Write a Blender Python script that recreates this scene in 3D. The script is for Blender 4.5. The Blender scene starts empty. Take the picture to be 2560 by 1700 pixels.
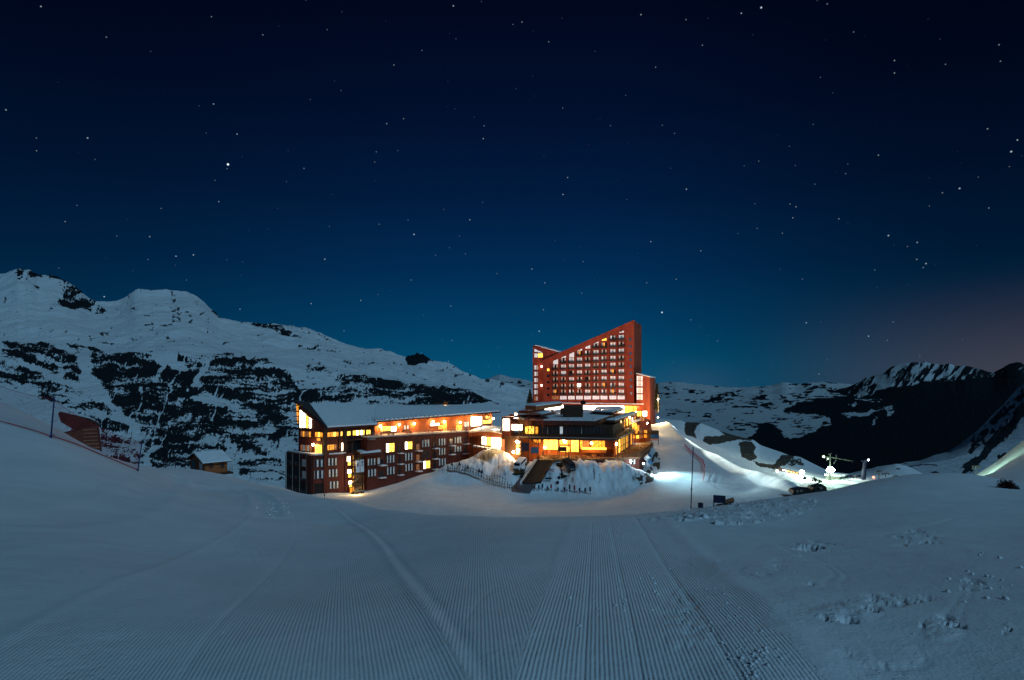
import bpy, math, random
import numpy as np
from mathutils import Vector
random.seed(7)
SC = bpy.context.scene
COL = SC.collection
R = math.radians
# ------------------------------------------------------------------ camera
CZ = 2.0            # eye height above the snow underfoot
FPX = 1422.2        # focal length in photo pixels (2560 wide)
HY = 960.0          # row of the horizon in the photo
cd = bpy.data.cameras.new('camera'); cam = bpy.data.objects.new('camera', cd); COL.objects.link(cam)
cd.sensor_width = 36; cd.lens = 20; cd.shift_y = (HY-850)/2560
cd.clip_start = 0.1; cd.clip_end = 90000
cam.location = (0, 0, CZ); cam.rotation_euler = (R(90), 0, 0)
SC.camera = cam
SC.view_settings.view_transform = 'Standard'; SC.view_settings.look = 'None'
SC.view_settings.exposure = 0; SC.view_settings.gamma = 1
try:
    SC.cycles.use_denoising = True
    SC.cycles.sample_clamp_indirect = 3
    SC.cycles.max_bounces = 5
    SC.cycles.diffuse_bounces = 3
except Exception: pass

def P(px, py, d):
    return Vector(((px-1280)/FPX*d, d, CZ+(HY-py)/FPX*d))

# ------------------------------------------------------------------ world: clear night sky, stars, city glow low on the right
W = bpy.data.worlds.new('World'); SC.world = W; W.use_nodes = True
nt = W.node_tree; nt.nodes.clear()
def N(t, **k):
    n = nt.nodes.new(t)
    for a, b in k.items(): setattr(n, a, b)
    return n
def L(a, b): nt.links.new(a, b)
def M(op, a, b=None, clamp=False):
    n = nt.nodes.new('ShaderNodeMath'); n.operation = op; n.use_clamp = clamp
    for i, v in enumerate((a, b)):
        if v is None: continue
        if isinstance(v, (int, float)): n.inputs[i].default_value = v
        else: nt.links.new(v, n.inputs[i])
    return n.outputs[0]
tc = N('ShaderNodeTexCoord'); sep = N('ShaderNodeSeparateXYZ'); L(tc.outputs['Generated'], sep.inputs[0])
ramp = N('ShaderNodeValToRGB'); L(sep.outputs['Z'], ramp.inputs[0])
cr = ramp.color_ramp
stops = [(0.0, (.002, .080, .168)), (.035, (.001, .073, .160)), (.10, (.0006, .047, .126)), (.19, (.0005, .025, .086)),
         (.30, (.0005, .0120, .050)), (.42, (.0005, .0055, .027)), (.55, (.0005, .0025, .013)), (.75, (.0004, .0010, .006))]
while len(cr.elements) < len(stops): cr.elements.new(.5)
for e, (p, c) in zip(cr.elements, stops): e.position = p; e.color = (*c, 1)
# azimuth: the west (right) of the sky loses the green, and carries the orange glow of a city
hl = M('SQRT', M('ADD', M('MULTIPLY', sep.outputs['X'], sep.outputs['X']), M('MULTIPLY', sep.outputs['Y'], sep.outputs['Y'])))
az = M('DIVIDE', sep.outputs['X'], M('MAXIMUM', hl, .001))
def mrange(v, a, b, c, d, interp='SMOOTHSTEP'):
    n = nt.nodes.new('ShaderNodeMapRange'); n.interpolation_type = interp
    nt.links.new(v, n.inputs[0])
    for i, x in enumerate((a, b, c, d)): n.inputs[i+1].default_value = x
    return n.outputs[0]
dim = M('MULTIPLY', mrange(az, .10, .70, 1, .36), mrange(az, -.78, -.05, .50, 1))
mulc = N('ShaderNodeVectorMath', operation='SCALE'); L(ramp.outputs[0], mulc.inputs[0]); L(dim, mulc.inputs['Scale'])
glow = M('MULTIPLY', mrange(az, .34, .78, 0, 1), mrange(sep.outputs['Z'], -.02, .17, 1, 0))
glow = M('ADD', glow, M('MULTIPLY', M('MULTIPLY', mrange(az, .2, .3, 0, .25), mrange(az, .3, .42, 1, 0)), mrange(sep.outputs['Z'], -.02, .06, 1, 0)))
gc = N('ShaderNodeVectorMath', operation='SCALE'); gc.inputs[0].default_value = (.060, .028, .016); L(glow, gc.inputs['Scale'])
addc = N('ShaderNodeVectorMath', operation='ADD'); L(mulc.outputs[0], addc.inputs[0]); L(gc.outputs[0], addc.inputs[1])
nrm = N('ShaderNodeVectorMath', operation='NORMALIZE'); L(tc.outputs['Generated'], nrm.inputs[0])
# faint stars everywhere
vor = N('ShaderNodeTexVoronoi'); vor.inputs['Scale'].default_value = 60; L(nrm.outputs[0], vor.inputs['Vector'])
wn = N('ShaderNodeTexWhiteNoise', noise_dimensions='3D'); L(vor.outputs['Color'], wn.inputs['Vector'])
sb = M('MULTIPLY', mrange(vor.outputs['Distance'], .026, .064, 1, 0, 'LINEAR'), M('POWER', wn.outputs['Value'], 2.8))
st = M('MULTIPLY', sb, .62)
# the bright stars of this evening, by direction
bright = [(570,411,9),(219,345,4),(1035,586,5),(812,648,4),(778,759,3.5),(902,751,3.5),(600,773,3),(1127,765,3),(163,554,2.5),(403,521,2),
 (547,504,3),(657,87,2.5),(818,74,1.6),(1055,126,2),(1028,700,2.5),(860,827,2.5),(760,421,2.5),(937,405,2),(1903,19,6),(1305,55,3),(1715,49,2.5),
 (1756,113,2.5),(1639,168,2.5),(1716,473,4),(1627,604,3.5),(1975,510,2.5),(1990,517,3),(2097,547,3),(2221,589,4.5),(2293,606,3.5),(2315,659,4),
 (2308,669,2.5),(2399,471,4.5),(2528,379,5),(2469,322,3),(2356,482,2.5),(2472,520,2.5),(1362,707,3.5),(1655,781,7),(1348,828,4.5),(1752,627,3),
 (1956,583,2.5),(1893,571,2),(1617,707,2.5),(2196,388,3),(2114,434,2),(1897,403,2),(2187,675,2),(2233,805,2),(466,700,1.5),(345,724,2.5)]
for x, y, b in bright:
    v = Vector(((x-1280)/FPX, 1, (HY-y)/FPX)).normalized()
    dn = N('ShaderNodeVectorMath', operation='DISTANCE'); L(nrm.outputs[0], dn.inputs[0]); dn.inputs[1].default_value = v
    r_ = .0006+.00010*b
    st = M('ADD', st, M('MULTIPLY', mrange(dn.outputs['Value'], r_*.25, r_*1.35, 1, 0), .12+b*b*.02))
sc_ = N('ShaderNodeVectorMath', operation='SCALE'); sc_.inputs[0].default_value = (.70, .88, 1.0); L(st, sc_.inputs['Scale'])
fin = N('ShaderNodeVectorMath', operation='ADD'); L(addc.outputs[0], fin.inputs[0]); L(sc_.outputs[0], fin.inputs[1])
bg = N('ShaderNodeBackground'); L(fin.outputs[0], bg.inputs[0]); bg.inputs[1].default_value = 1.0
wo = N('ShaderNodeOutputWorld'); L(bg.outputs[0], wo.inputs[0])

# ------------------------------------------------------------------ the moon, behind the photographer and to the right
sl = bpy.data.lights.new('moon', 'SUN'); sun = bpy.data.objects.new('moon', sl); COL.objects.link(sun)
sl.energy = 1.03; sl.angle = R(.5); sl.color = (.335, .69, 1.0)
mdir = Vector((.50, -.62, .58)).normalized()
sun.rotation_euler = mdir.to_track_quat('Z', 'Y').to_euler()

# ------------------------------------------------------------------ noise
def _hash(ix, iy, seed):
    h = (ix.astype(np.int64)*374761393 + iy.astype(np.int64)*668265263 + seed*2246822519) & 0xffffffff
    h = ((h ^ (h >> 13))*1274126177) & 0xffffffff
    return ((h ^ (h >> 16)) & 0xffff)/65535.0
def vnoise(x, y, seed=0):
    ix = np.floor(x); iy = np.floor(y); fx = x-ix; fy = y-iy
    fx = fx*fx*fx*(fx*(fx*6-15)+10); fy = fy*fy*fy*(fy*(fy*6-15)+10)
    a = _hash(ix, iy, seed); b = _hash(ix+1, iy, seed); c = _hash(ix, iy+1, seed); d = _hash(ix+1, iy+1, seed)
    return (a*(1-fx)+b*fx)*(1-fy)+(c*(1-fx)+d*fx)*fy
def fbm(x, y, oct=5, seed=0, gain=.5):
    s = 0; a = 1; t = 0
    ca, sa = math.cos(.6), math.sin(.6)
    for o in range(oct):
        s = s+a*(vnoise(x, y, seed+o*17)*2-1); t += a; a *= gain
        x, y = (x*ca-y*sa)*2.03+3.1, (x*sa+y*ca)*2.03+1.7
    return s/t
def ridged(x, y, oct=5, seed=0):
    s = 0; a = 1; t = 0
    for o in range(oct):
        s = s+a*(1-np.abs(vnoise(x, y, seed+o*13)*2-1)); t += a; a *= .5; x = x*2.07+5; y = y*2.07+9
    return s/t
def inpoly(x, y, poly):
    c = np.zeros(x.shape, bool); n = len(poly)
    for i in range(n):
        x0, y0 = poly[i]; x1, y1 = poly[(i+1) % n]
        if y0 == y1: continue
        m = ((y0 > y) != (y1 > y)) & (x < (x1-x0)*(y-y0)/(y1-y0)+x0)
        c ^= m
    return c
def sstep(x, a, b):
    t = np.clip((x-a)/(b-a), 0, 1); return t*t*(3-2*t)

# ------------------------------------------------------------------ materials
def newmat(name):
    m = bpy.data.materials.new(name); m.use_nodes = True
    return m, m.node_tree, m.node_tree.nodes['Principled BSDF']
MATS = {}
def mat(name, col, rough=.6, metal=0, vary=.25, scale=1.5, bump=0, spec=.3, alpha=1.0, emit=None, es=0, stretch=None):
    if name in MATS: return MATS[name]
    m, t, b = newmat(name)
    b.inputs['Roughness'].default_value = rough; b.inputs['Metallic'].default_value = metal
    b.inputs['Specular IOR Level'].default_value = spec
    b.inputs['Base Color'].default_value = (*col, 1)
    co = t.nodes.new('ShaderNodeTexCoord'); mp = t.nodes.new('ShaderNodeMapping')
    t.links.new(co.outputs['Object'], mp.inputs[0])
    if stretch: mp.inputs['Scale'].default_value = stretch
    no = t.nodes.new('ShaderNodeTexNoise'); no.inputs['Scale'].default_value = scale; no.inputs['Detail'].default_value = 5
    t.links.new(mp.outputs[0], no.inputs['Vector'])
    if vary:
        mr = t.nodes.new('ShaderNodeMapRange'); t.links.new(no.outputs[0], mr.inputs[0])
        mr.inputs[1].default_value = .3; mr.inputs[2].default_value = .7; mr.inputs[3].default_value = 1-vary; mr.inputs[4].default_value = 1+vary
        sc = t.nodes.new('ShaderNodeVectorMath'); sc.operation = 'SCALE'; sc.inputs[0].default_value = col
        t.links.new(mr.outputs[0], sc.inputs['Scale']); t.links.new(sc.outputs[0], b.inputs['Base Color'])
    if bump:
        bn = t.nodes.new('ShaderNodeBump'); bn.inputs['Distance'].default_value = bump; t.links.new(no.outputs[0], bn.inputs['Height'])
        t.links.new(bn.outputs[0], b.inputs['Normal'])
    if alpha < 1: b.inputs['Alpha'].default_value = alpha
    if emit:
        b.inputs['Emission Color'].default_value = (*emit, 1)
        if vary and es > 0:
            mr2 = t.nodes.new('ShaderNodeMapRange'); t.links.new(no.outputs[0], mr2.inputs[0])
            mr2.inputs[1].default_value = .3; mr2.inputs[2].default_value = .7; mr2.inputs[3].default_value = es*(1-vary); mr2.inputs[4].default_value = es*(1+vary)
            t.links.new(mr2.outputs[0], b.inputs['Emission Strength'])
        else: b.inputs['Emission Strength'].default_value = es
    MATS[name] = m
    return m

def terrain_mat(name, snow, rock, groom=False, rockbump=1.0):
    """snow and rock by the 'rock' attribute (0..1); optional combed-snow ridges."""
    m, t, b = newmat(name)
    n = lambda k: t.nodes.new(k)
    at = n('ShaderNodeAttribute'); at.attribute_name = 'rock'
    geo = n('ShaderNodeNewGeometry')
    no = n('ShaderNodeTexNoise'); no.inputs['Scale'].default_value = .35; no.inputs['Detail'].default_value = 8; t.links.new(geo.outputs['Position'], no.inputs['Vector'])
    mx = n('ShaderNodeMix'); mx.data_type = 'RGBA'
    def scaled(c, lo, hi):
        mr = n('ShaderNodeMapRange'); t.links.new(no.outputs[0], mr.inputs[0]); mr.inputs[1].default_value = .3; mr.inputs[2].default_value = .7
        mr.inputs[3].default_value = lo; mr.inputs[4].default_value = hi
        s = n('ShaderNodeVectorMath'); s.operation = 'SCALE'; s.inputs[0].default_value = c; t.links.new(mr.outputs[0], s.inputs['Scale']); return s.outputs[0]
    t.links.new(scaled(snow, .93, 1.05), mx.inputs[6]); t.links.new(scaled(rock, .5, 1.6), mx.inputs[7])
    ss = n('ShaderNodeMapRange'); ss.interpolation_type = 'SMOOTHSTEP'; t.links.new(at.outputs['Fac'], ss.inputs[0])
    ss.inputs[1].default_value = .35; ss.inputs[2].default_value = .65
    t.links.new(ss.outputs[0], mx.inputs[0])
    t.links.new(mx.outputs[2], b.inputs['Base Color'])
    b.inputs['Roughness'].default_value = .75; b.inputs['Specular IOR Level'].default_value = .15
    if groom:
        u = n('ShaderNodeAttribute'); u.attribute_name = 'comb'      # metres across the combed pass
        k = n('ShaderNodeAttribute'); k.attribute_name = 'combmask'
        ch = n('ShaderNodeAttribute'); ch.attribute_name = 'churn'
        def Mt(op, a, bb=None):
            q = n('ShaderNodeMath'); q.operation = op
            for i, v in enumerate((a, bb)):
                if v is None: continue
                if isinstance(v, (int, float)): q.inputs[i].default_value = v
                else: t.links.new(v, q.inputs[i])
            return q.outputs[0]
        wob = n('ShaderNodeTexNoise'); wob.inputs['Scale'].default_value = 1.1; wob.inputs['Detail'].default_value = 2; t.links.new(geo.outputs['Position'], wob.inputs['Vector'])
        uu = Mt('ADD', u.outputs['Fac'], Mt('MULTIPLY', wob.outputs[0], .02))
        sn = Mt('SINE', Mt('MULTIPLY', uu, 2*math.pi/.046))
        brk = n('ShaderNodeTexNoise'); brk.inputs['Scale'].default_value = 7; brk.inputs['Detail'].default_value = 6; brk.inputs['Roughness'].default_value = .7; t.links.new(geo.outputs['Position'], brk.inputs['Vector'])
        am = n('ShaderNodeMapRange'); t.links.new(brk.outputs[0], am.inputs[0]); am.inputs[1].default_value = .3; am.inputs[2].default_value = .62; am.inputs[3].default_value = 1.0; am.inputs[4].default_value = .55
        ridge = Mt('MULTIPLY', Mt('MULTIPLY', sn, k.outputs['Fac']), Mt('MULTIPLY', am.outputs[0], .0046))
        f1 = n('ShaderNodeTexNoise'); f1.inputs['Scale'].default_value = 22; f1.inputs['Detail'].default_value = 5; t.links.new(geo.outputs['Position'], f1.inputs['Vector'])
        f2 = n('ShaderNodeTexNoise'); f2.inputs['Scale'].default_value = 75; f2.inputs['Detail'].default_value = 3; t.links.new(geo.outputs['Position'], f2.inputs['Vector'])
        lump = n('ShaderNodeTexNoise'); lump.inputs['Scale'].default_value = 9; lump.inputs['Detail'].default_value = 4; lump.inputs['Roughness'].default_value = .6; t.links.new(geo.outputs['Position'], lump.inputs['Vector'])
        lm = Mt('MULTIPLY', Mt('MAXIMUM', Mt('SUBTRACT', lump.outputs[0], .5), 0), Mt('MULTIPLY', ch.outputs['Fac'], .09))
        wind = n('ShaderNodeTexNoise'); wind.inputs['Scale'].default_value = 1.3; wind.inputs['Detail'].default_value = 6; t.links.new(geo.outputs['Position'], wind.inputs['Vector'])
        tot = Mt('ADD', Mt('ADD', ridge, Mt('ADD', Mt('MULTIPLY', f1.outputs[0], .009), Mt('MULTIPLY', f2.outputs[0], .0035))), Mt('ADD', lm, Mt('MULTIPLY', wind.outputs[0], .05)))
        bn = n('ShaderNodeBump'); bn.inputs['Distance'].default_value = 1.0; t.links.new(tot, bn.inputs['Height'])
        t.links.new(bn.outputs[0], b.inputs['Normal'])
    else:
        hn = n('ShaderNodeTexNoise'); hn.inputs['Scale'].default_value = .12; hn.inputs['Detail'].default_value = 9; hn.inputs['Roughness'].default_value = .6; t.links.new(geo.outputs['Position'], hn.inputs['Vector'])
        bn = n('ShaderNodeBump'); bn.inputs['Distance'].default_value = rockbump; t.links.new(hn.outputs[0], bn.inputs['Height'])
        t.links.new(bn.outputs[0], b.inputs['Normal'])
    return m
SNOW = (.80, .83, .86)

def tag(o, label=None, cat=None, group=None, kind=None):
    if label: o['label'] = label
    if cat: o['category'] = cat
    if group: o['group'] = group
    if kind: o['kind'] = kind
    return o

def grid_mesh(name, V, nr, nc, material, attrs):
    me = bpy.data.meshes.new(name)
    n = nr*nc
    idx = np.arange(n).reshape(nr, nc)
    q = np.stack([idx[:-1, :-1], idx[:-1, 1:], idx[1:, 1:], idx[1:, :-1]], -1).reshape(-1, 4)
    me.vertices.add(n); me.vertices.foreach_set('co', V.reshape(-1).astype(np.float32))
    me.loops.add(q.size); me.loops.foreach_set('vertex_index', q.reshape(-1).astype(np.int32))
    me.polygons.add(len(q)); me.polygons.foreach_set('loop_start', np.arange(0, q.size, 4, dtype=np.int32))
    me.polygons.foreach_set('loop_total', np.full(len(q), 4, np.int32))
    me.polygons.foreach_set('use_smooth', np.ones(len(q), bool))
    for k, a in attrs.items():
        at = me.attributes.new(k, 'FLOAT', 'POINT'); at.data.foreach_set('value', a.reshape(-1).astype(np.float32))
    me.update(calc_edges=True); me.validate()
    me.materials.append(material)
    o = bpy.data.objects.new(name, me); COL.objects.link(o)
    return o

# ------------------------------------------------------------------ the snow-covered ground, one sheet (thin-plate surface through surveyed points)
CP = []
def cp(px, py, d): CP.append((px, math.log(d), py))
def cz(px, d, z): CP.append((px, math.log(d), HY+(CZ-z)/d*FPX))
for px in (-600, 0, 640, 1280, 1920, 2560, 3160):
    z0 = 0.0
    cz(px, 1.2, -.16+z0)
    cz(px, 5.2, -.70)
for a in [(-500,1400,10.5),(0,1450,8.6),(500,1450,10.5),(860,1450,11.5),(1280,1450,9.5),(1700,1450,9.5),(2100,1450,9.2),(2560,1450,8.6),(3060,1430,8.8),
          (0,1300,14),(500,1300,21),(860,1310,27),(1280,1340,14.5),(1600,1335,15),(2000,1300,19),(2560,1300,17),(3060,1290,17),
          (-400,1120,22),(0,1150,25),(250,1190,28),(500,1230,50),(-400,990,33),(0,1060,34),(125,1095,33),(350,1178,44),
          (-300,940,46),(0,1004,50),(60,1030,48),(125,1062,46),(200,1105,48),(280,1145,52),(350,1163,60),(430,1172,82),(478,1188,112),(560,1197,116),
          (650,1213,100),(700,1225,85),(813,1249,60),(900,1262,44),(1000,1277,32),(1140,1290,24),(1280,1298,20),(1400,1296,19.5),(1560,1289,21),(1650,1281,23),(1727,1272,24),(1800,1263,26),
          (1900,1250,28),(1960,1243,31),(2060,1228,34),(2150,1208,37),(2200,1197,38),(2260,1189,40),(2350,1186,42),(2440,1188,41),(2500,1200,36),(2560,1220,28),(2700,1225,26),(3060,1200,26)]: cp(*a)
# behind the near crest: the hidden drop
for a in [(-300,80,-4),(0,85,-9),(125,80,-9.5),(250,85,-13),(350,95,-15.5),(430,125,-20),(-300,160,-40),(0,170,-50),(200,170,-50),(350,170,-48),(478,150,-29),(580,150,-31),
          (480,190,-50),(620,185,-45),(700,200,-42),
          (700,120,-19.8),(813,90,-16.5),(813,120,-22.5),(1000,55,-12.5),(1000,85,-20),(1140,45,-11),(1140,75,-19.5),
          (1280,45,-11.5),(1280,75,-20),(1450,45,-12),(1450,75,-20.5),(1650,45,-11),(1650,75,-18.5),(1800,48,-10.5),(1800,80,-18.5),
          (1960,55,-12),(1960,95,-21),(2100,60,-12),(2100,110,-24),(2260,70,-14),(2260,120,-26),(2400,70,-12),(2400,110,-20),(2700,60,-10)]: cz(*a)
# the bowl and the resort platform
for a in [(700,1250,145),(783,1235,147),(850,1234,149),(900,1233,150),(935,1226,152),(1000,1208,158),(1080,1185,166),(1170,1157,176),
          (813,1262,112),(900,1262,120),(1000,1262,115),(1100,1268,112),(1200,1280,108),(1280,1288,107),(1450,1286,108),(1600,1275,112),
          (1000,1235,135),(1100,1225,142),(1060,1200,152),(1200,1250,132),(1150,1195,160),
          (1300,1252,136),(1400,1259,134),(1500,1256,136),(1580,1240,140),(1640,1250,125),
          (1240,1208,150),
          (1650,1205,150),(1700,1215,146),(1750,1230,136),(1690,1120,190),(1660,1075,222),(1655,1058,238),(1630,1062,238),(1760,1165,168),(1820,1195,155),(1880,1225,142),(1900,1243,122),(1800,1250,115),
          (1675,1062,236),(1720,1110,202),(1800,1153,178),(1900,1194,153),(1960,1215,142),(2010,1232,134),
          (1600,1100,205),(1560,1130,190)]: cp(*a)
for a in [(1300,190,-24),(1450,200,-24),(1560,185,-24),(1450,260,-12),(1600,250,-14),(1350,270,-12),(1250,230,-24),(1100,230,-24),(1000,240,-32),(850,220,-34),(760,175,-28),(700,300,-75),(1000,330,-60),(1300,350,-40),(1600,350,-40),
          (1700,260,-30),(1760,235,-33),(1840,210,-34),(1930,190,-35),(2010,175,-34),(1900,240,-40),(2300,170,-34),(2350,240,-50),(1800,350,-60)]: cz(*a)
for a in [(2000,1190,262),(2080,1200,235),(2150,1200,235),(2200,1190,250),(2070,1215,200)]: cp(*a)
for a in [(2440,1200,95),(2438,1188,135),(2470,1172,150),(2510,1140,165),(2560,1108,178),(2700,1000,205),(3060,850,230),(2560,1200,80),(3060,1100,80),(2420,1230,190),(2560,1180,250),(3060,1000,330)]: cp(*a)
CPa = np.array(CP, float)
SX, SL_, SP = 260.0, .42, 1.0
def tps_phi(r2): return .5*r2*np.log(r2+1e-12)
_X = np.stack([CPa[:, 0]/SX, CPa[:, 1]/SL_], 1); _n = len(_X)
_K = tps_phi(((_X[:, None]-_X[None])**2).sum(-1)) + np.eye(_n)*2e-3
_Pm = np.hstack([np.ones((_n, 1)), _X])
_A = np.zeros((_n+3, _n+3)); _A[:_n, :_n] = _K; _A[:_n, _n:] = _Pm; _A[_n:, :_n] = _Pm.T
# interpolate the height itself, measured against the distance, so nearby ground stays smooth
_wv = np.linalg.solve(_A, np.concatenate([CPa[:, 2], np.zeros(3)]))
def tps(px, ld):
    sh = px.shape; x = (px/SX).ravel(); y = (ld/SL_).ravel(); out = _wv[_n]+_wv[_n+1]*x+_wv[_n+2]*y
    for i in range(_n): out += _wv[i]*tps_phi((x-_X[i, 0])**2+(y-_X[i, 1])**2)
    return out.reshape(sh)
def seg_dist(X, Y, pts):
    best = np.full(X.shape, 1e9); tt = np.zeros(X.shape)
    for i in range(len(pts)-1):
        ax, ay = pts[i]; bx, by = pts[i+1]; dx, dy = bx-ax, by-ay
        t = np.clip(((X-ax)*dx+(Y-ay)*dy)/(dx*dx+dy*dy), 0, 1)
        dd = np.hypot(X-ax-t*dx, Y-ay-t*dy); m = dd < best; best = np.where(m, dd, best); tt = np.where(m, i+t, tt)
    return best, tt
def plan(px, d): return ((px-1280)/FPX*d, d)
BERM = [plan(*a) for a in ((1672,238),(1720,202),(1800,178),(1900,153),(2005,134))]
# ploughed snow heaps: (x, y, radius x, radius y, height, rotation)
_HP = [(1238,166,8,8.5,1126), (1206,164,8,7,1141), (1180,161,9,8,1150), (1152,160,7,6,1160),
       (1284,158,6,9,1158), (1330,158,10,9,1160), (1395,159,8,10,1156), (1455,158,9,11,1152), (1515,159,9,11,1156), (1562,158,6,9,1178)]
HEAPS = []
for _px, _d, _rx, _ry, _py in _HP:
    _x, _y = plan(_px, _d); _base = CZ-(float(tps(np.array([float(_px)]), np.array([math.log(_d)]))[0])-HY)/FPX*_d
    HEAPS.append((_x, _y, _rx, _ry, max(0, CZ-(_py-HY)/FPX*_d-_base), 0))
def ground_z(X, Y, detail=True):
    X = np.asarray(X, float); Y = np.asarray(Y, float)
    ld = np.log(Y); px = 1280+X/Y*FPX
    z = CZ-(tps(px, ld)-HY)/FPX*Y
    far = sstep(ld, math.log(235), math.log(420))
    z = z*(1-far)+far*np.maximum(-60-(Y-235)*.35, -420)
    bd, bt = seg_dist(X, Y, BERM)
    z = z+1.7*np.exp(-(bd/2.8)**2)*sstep(np.abs(bt-2), 2.3, 1.6)
    hz = np.zeros(z.shape)
    for hx, hy, rx, ry, h, _ in HEAPS:
        e = ((X-hx)/rx)**2+((Y-hy)/ry)**2
        hz = np.maximum(hz, h*np.exp(-e**1.5*.8))
    z = z+(hz*(1+.12*fbm(X*.9, Y*.3, 4, 31))+np.minimum(hz, 1.5)*(.17*fbm(X*1.0, Y*.6, 4, 33, .6)))*(Y > 60)
    if detail:
        w = np.clip(Y/60, .25, 1)
        z = z+.16*w*fbm(X*.09, Y*.09, 4, 3)+.05*w*fbm(X*.5, Y*.5, 3, 9)*(Y < 420)
    return z
def gz(x, y): return float(ground_z(np.array([x]), np.array([y]))[0])
def G(px, d):
    x, y = plan(px, d); return Vector((x, y, gz(x, y)))

FOOT = []     # footprints and scuffs: (px, py, radius m, depth m)
rf = random.Random(3)
for (cx, cy, n, sx, sy, r, dp) in [(2110,1530,26,75,22,.16,.13),(2350,1575,20,45,28,.15,.13),(2030,1370,14,45,14,.20,.12),(2035,1465,6,22,8,.2,.10),(1890,1435,3,10,4,.2,.10),
                                  (2430,1460,5,24,14,.14,.06),(2520,1570,4,14,12,.13,.07),(2210,1500,9,60,14,.12,.05),(2290,1340,5,40,20,.16,.06)]:
    for i in range(n):
        FOOT.append((cx+rf.gauss(0, sx*.5)+0, cy+rf.gauss(0, sy*.5), r*.62*rf.uniform(.6, 1.3), .27*dp*rf.uniform(.4, 1.2)*(1 if rf.random() < .65 else -.6)))
nc = 1150; nr = 760
pxs = np.concatenate([np.linspace(-620, -20, 60, endpoint=False), np.linspace(-20, 2580, nc-120, endpoint=False), np.linspace(2580, 3200, 60)])
lds = np.concatenate([np.linspace(math.log(.9), math.log(4.5), 30, endpoint=False), np.linspace(math.log(4.5), math.log(60), 330, endpoint=False),
                      np.linspace(math.log(60), math.log(120), 60, endpoint=False), np.linspace(math.log(120), math.log(280), 280, endpoint=False), np.linspace(math.log(280), math.log(60000), 60)])
nr = len(lds); nc = len(pxs)
PX, LD = np.meshgrid(pxs, lds)
D = np.exp(LD); X = (PX-1280)/FPX*D
Z = ground_z(X, D)
near = D < 60
PITS = [(2110,1530,80,26,.26),(2350,1572,50,30,.24),(2030,1368,52,15,.24),(2035,1462,22,9,.18),(1890,1435,14,6,.14),(2430,1460,34,14,.10),(2520,1570,16,15,.14),
        (2240,1500,100,18,.07),(2290,1345,70,20,.08),(1960,1420,90,24,.06),(2200,1640,130,34,.05),(600,1370,80,50,.03),(1700,1560,60,80,.04),(690,1268,26,22,.16),(1330,1490,30,12,.05)]
pyc = HY+(CZ-Z)/D*FPX
pitc = np.zeros_like(Z)
for (fx, fy, rx_, ry_, fd) in PITS:
    q = ((PX+.35*rx_*fbm(X*1.5, D*1.5, 3, 91)-fx)/rx_)**2+((pyc+.4*ry_*fbm(X*1.7, D*1.3, 3, 92)-fy)/ry_)**2
    w = sstep(q, 1.5, .2)*(D < 60)
    nz = fbm(X*3.2, D*2.2, 4, 93, .6)
    Z += .6*w*fd*(-sstep(nz, .02, .30)*.75+.16*np.maximum(0, -nz)*1.5)
    pitc = np.maximum(pitc, w*min(1, fd*6))
# broken snow crust left by the plough on the right of the piste
crust = np.zeros_like(Z)
crpoly = [(1600,1300),(1720,1283),(1850,1262),(1990,1245),(2040,1250),(2020,1280),(1950,1300),(1850,1312),(1700,1302)]
PYg = HY+(CZ-Z)/D*FPX
crm = inpoly(PX+12*fbm(PX/40, PYg/20, 3, 5), PYg+5*fbm(PX/30, PYg/12, 3, 6), crpoly) & (D < 60)
Z += crm*.16*np.maximum(0, fbm(X*2.2, D*1.5, 4, 77)+.02)
# wheel-wide tracks left by earlier passes on the left bank
for tp, wd in (([(-60,1308),(60,1306),(180,1296),(290,1272),(370,1240),(420,1208),(440,1190)], 1.0), ([(500,1216),(600,1222),(650,1240),(665,1262),(668,1290)], .8)):
    tw = []
    for x_, y_ in tp:
        ds_ = np.geomspace(4, 110, 300); g_ = ground_z((x_-1280)/FPX*ds_, ds_, False); w_ = np.where(g_ >= CZ+(HY-y_)/FPX*ds_)[0]; k_ = w_[0] if len(w_) else 0
        tw.append(((x_-1280)/FPX*ds_[k_], ds_[k_]))
    td, _t = seg_dist(X, D, tw); sc = np.clip(D/22, .5, 2.2)
    Z += .33*(.10*np.exp(-((td-wd*1.1)/(.35*wd))**2)-.11*np.exp(-(td/(.8*wd))**2))*sc*(D < 100)
for k_, tp in enumerate(([(1890,1330),(2010,1400),(2100,1480),(2170,1600),(2200,1720)], [(2560,1255),(2380,1300),(2250,1330),(2130,1350)], [(2500,1340),(2420,1420),(2380,1520),(2390,1640)], [(2000,1330),(2230,1290),(2420,1260)],
                        [(60,1520),(220,1420),(420,1350),(560,1310)], [(1130,1640),(1210,1500),(1262,1400),(1320,1330)], [(1060,1440),(1180,1380),(1290,1345)])):
    tw = []
    for x_, y_ in tp:
        ds_ = np.geomspace(3, 60, 300); g_ = ground_z((x_-1280)/FPX*ds_, ds_, False); w_ = np.where(g_ >= CZ+(HY-y_)/FPX*ds_)[0]; i_ = w_[0] if len(w_) else 0
        tw.append(((x_-1280)/FPX*ds_[i_], ds_[i_]))
    for off in ((0, .16) if k_ % 2 == 0 else (0,)):
        td, _t = seg_dist(X-off+.35*fbm(X*.5, D*.3, 3, 60+k_), D, tw); sc = np.clip(D/10, .7, 2.0)
        fade = sstep(_t, 0, .7)*sstep(len(tw)-1-_t, 0, .7)*sstep(fbm(X*.6, D*.6, 3, 80+k_), -.25, .25)
        Z += -.0065*np.exp(-(td/(.05*sc))**2)*sc*(D < 60)*fade
# combed passes. left pass curves away to the left, right pass runs straight
uR = X-.148*D
cL = -.30*D-.0065*np.maximum(D-14, 0)**2*.6
uL = X-cL
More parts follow.
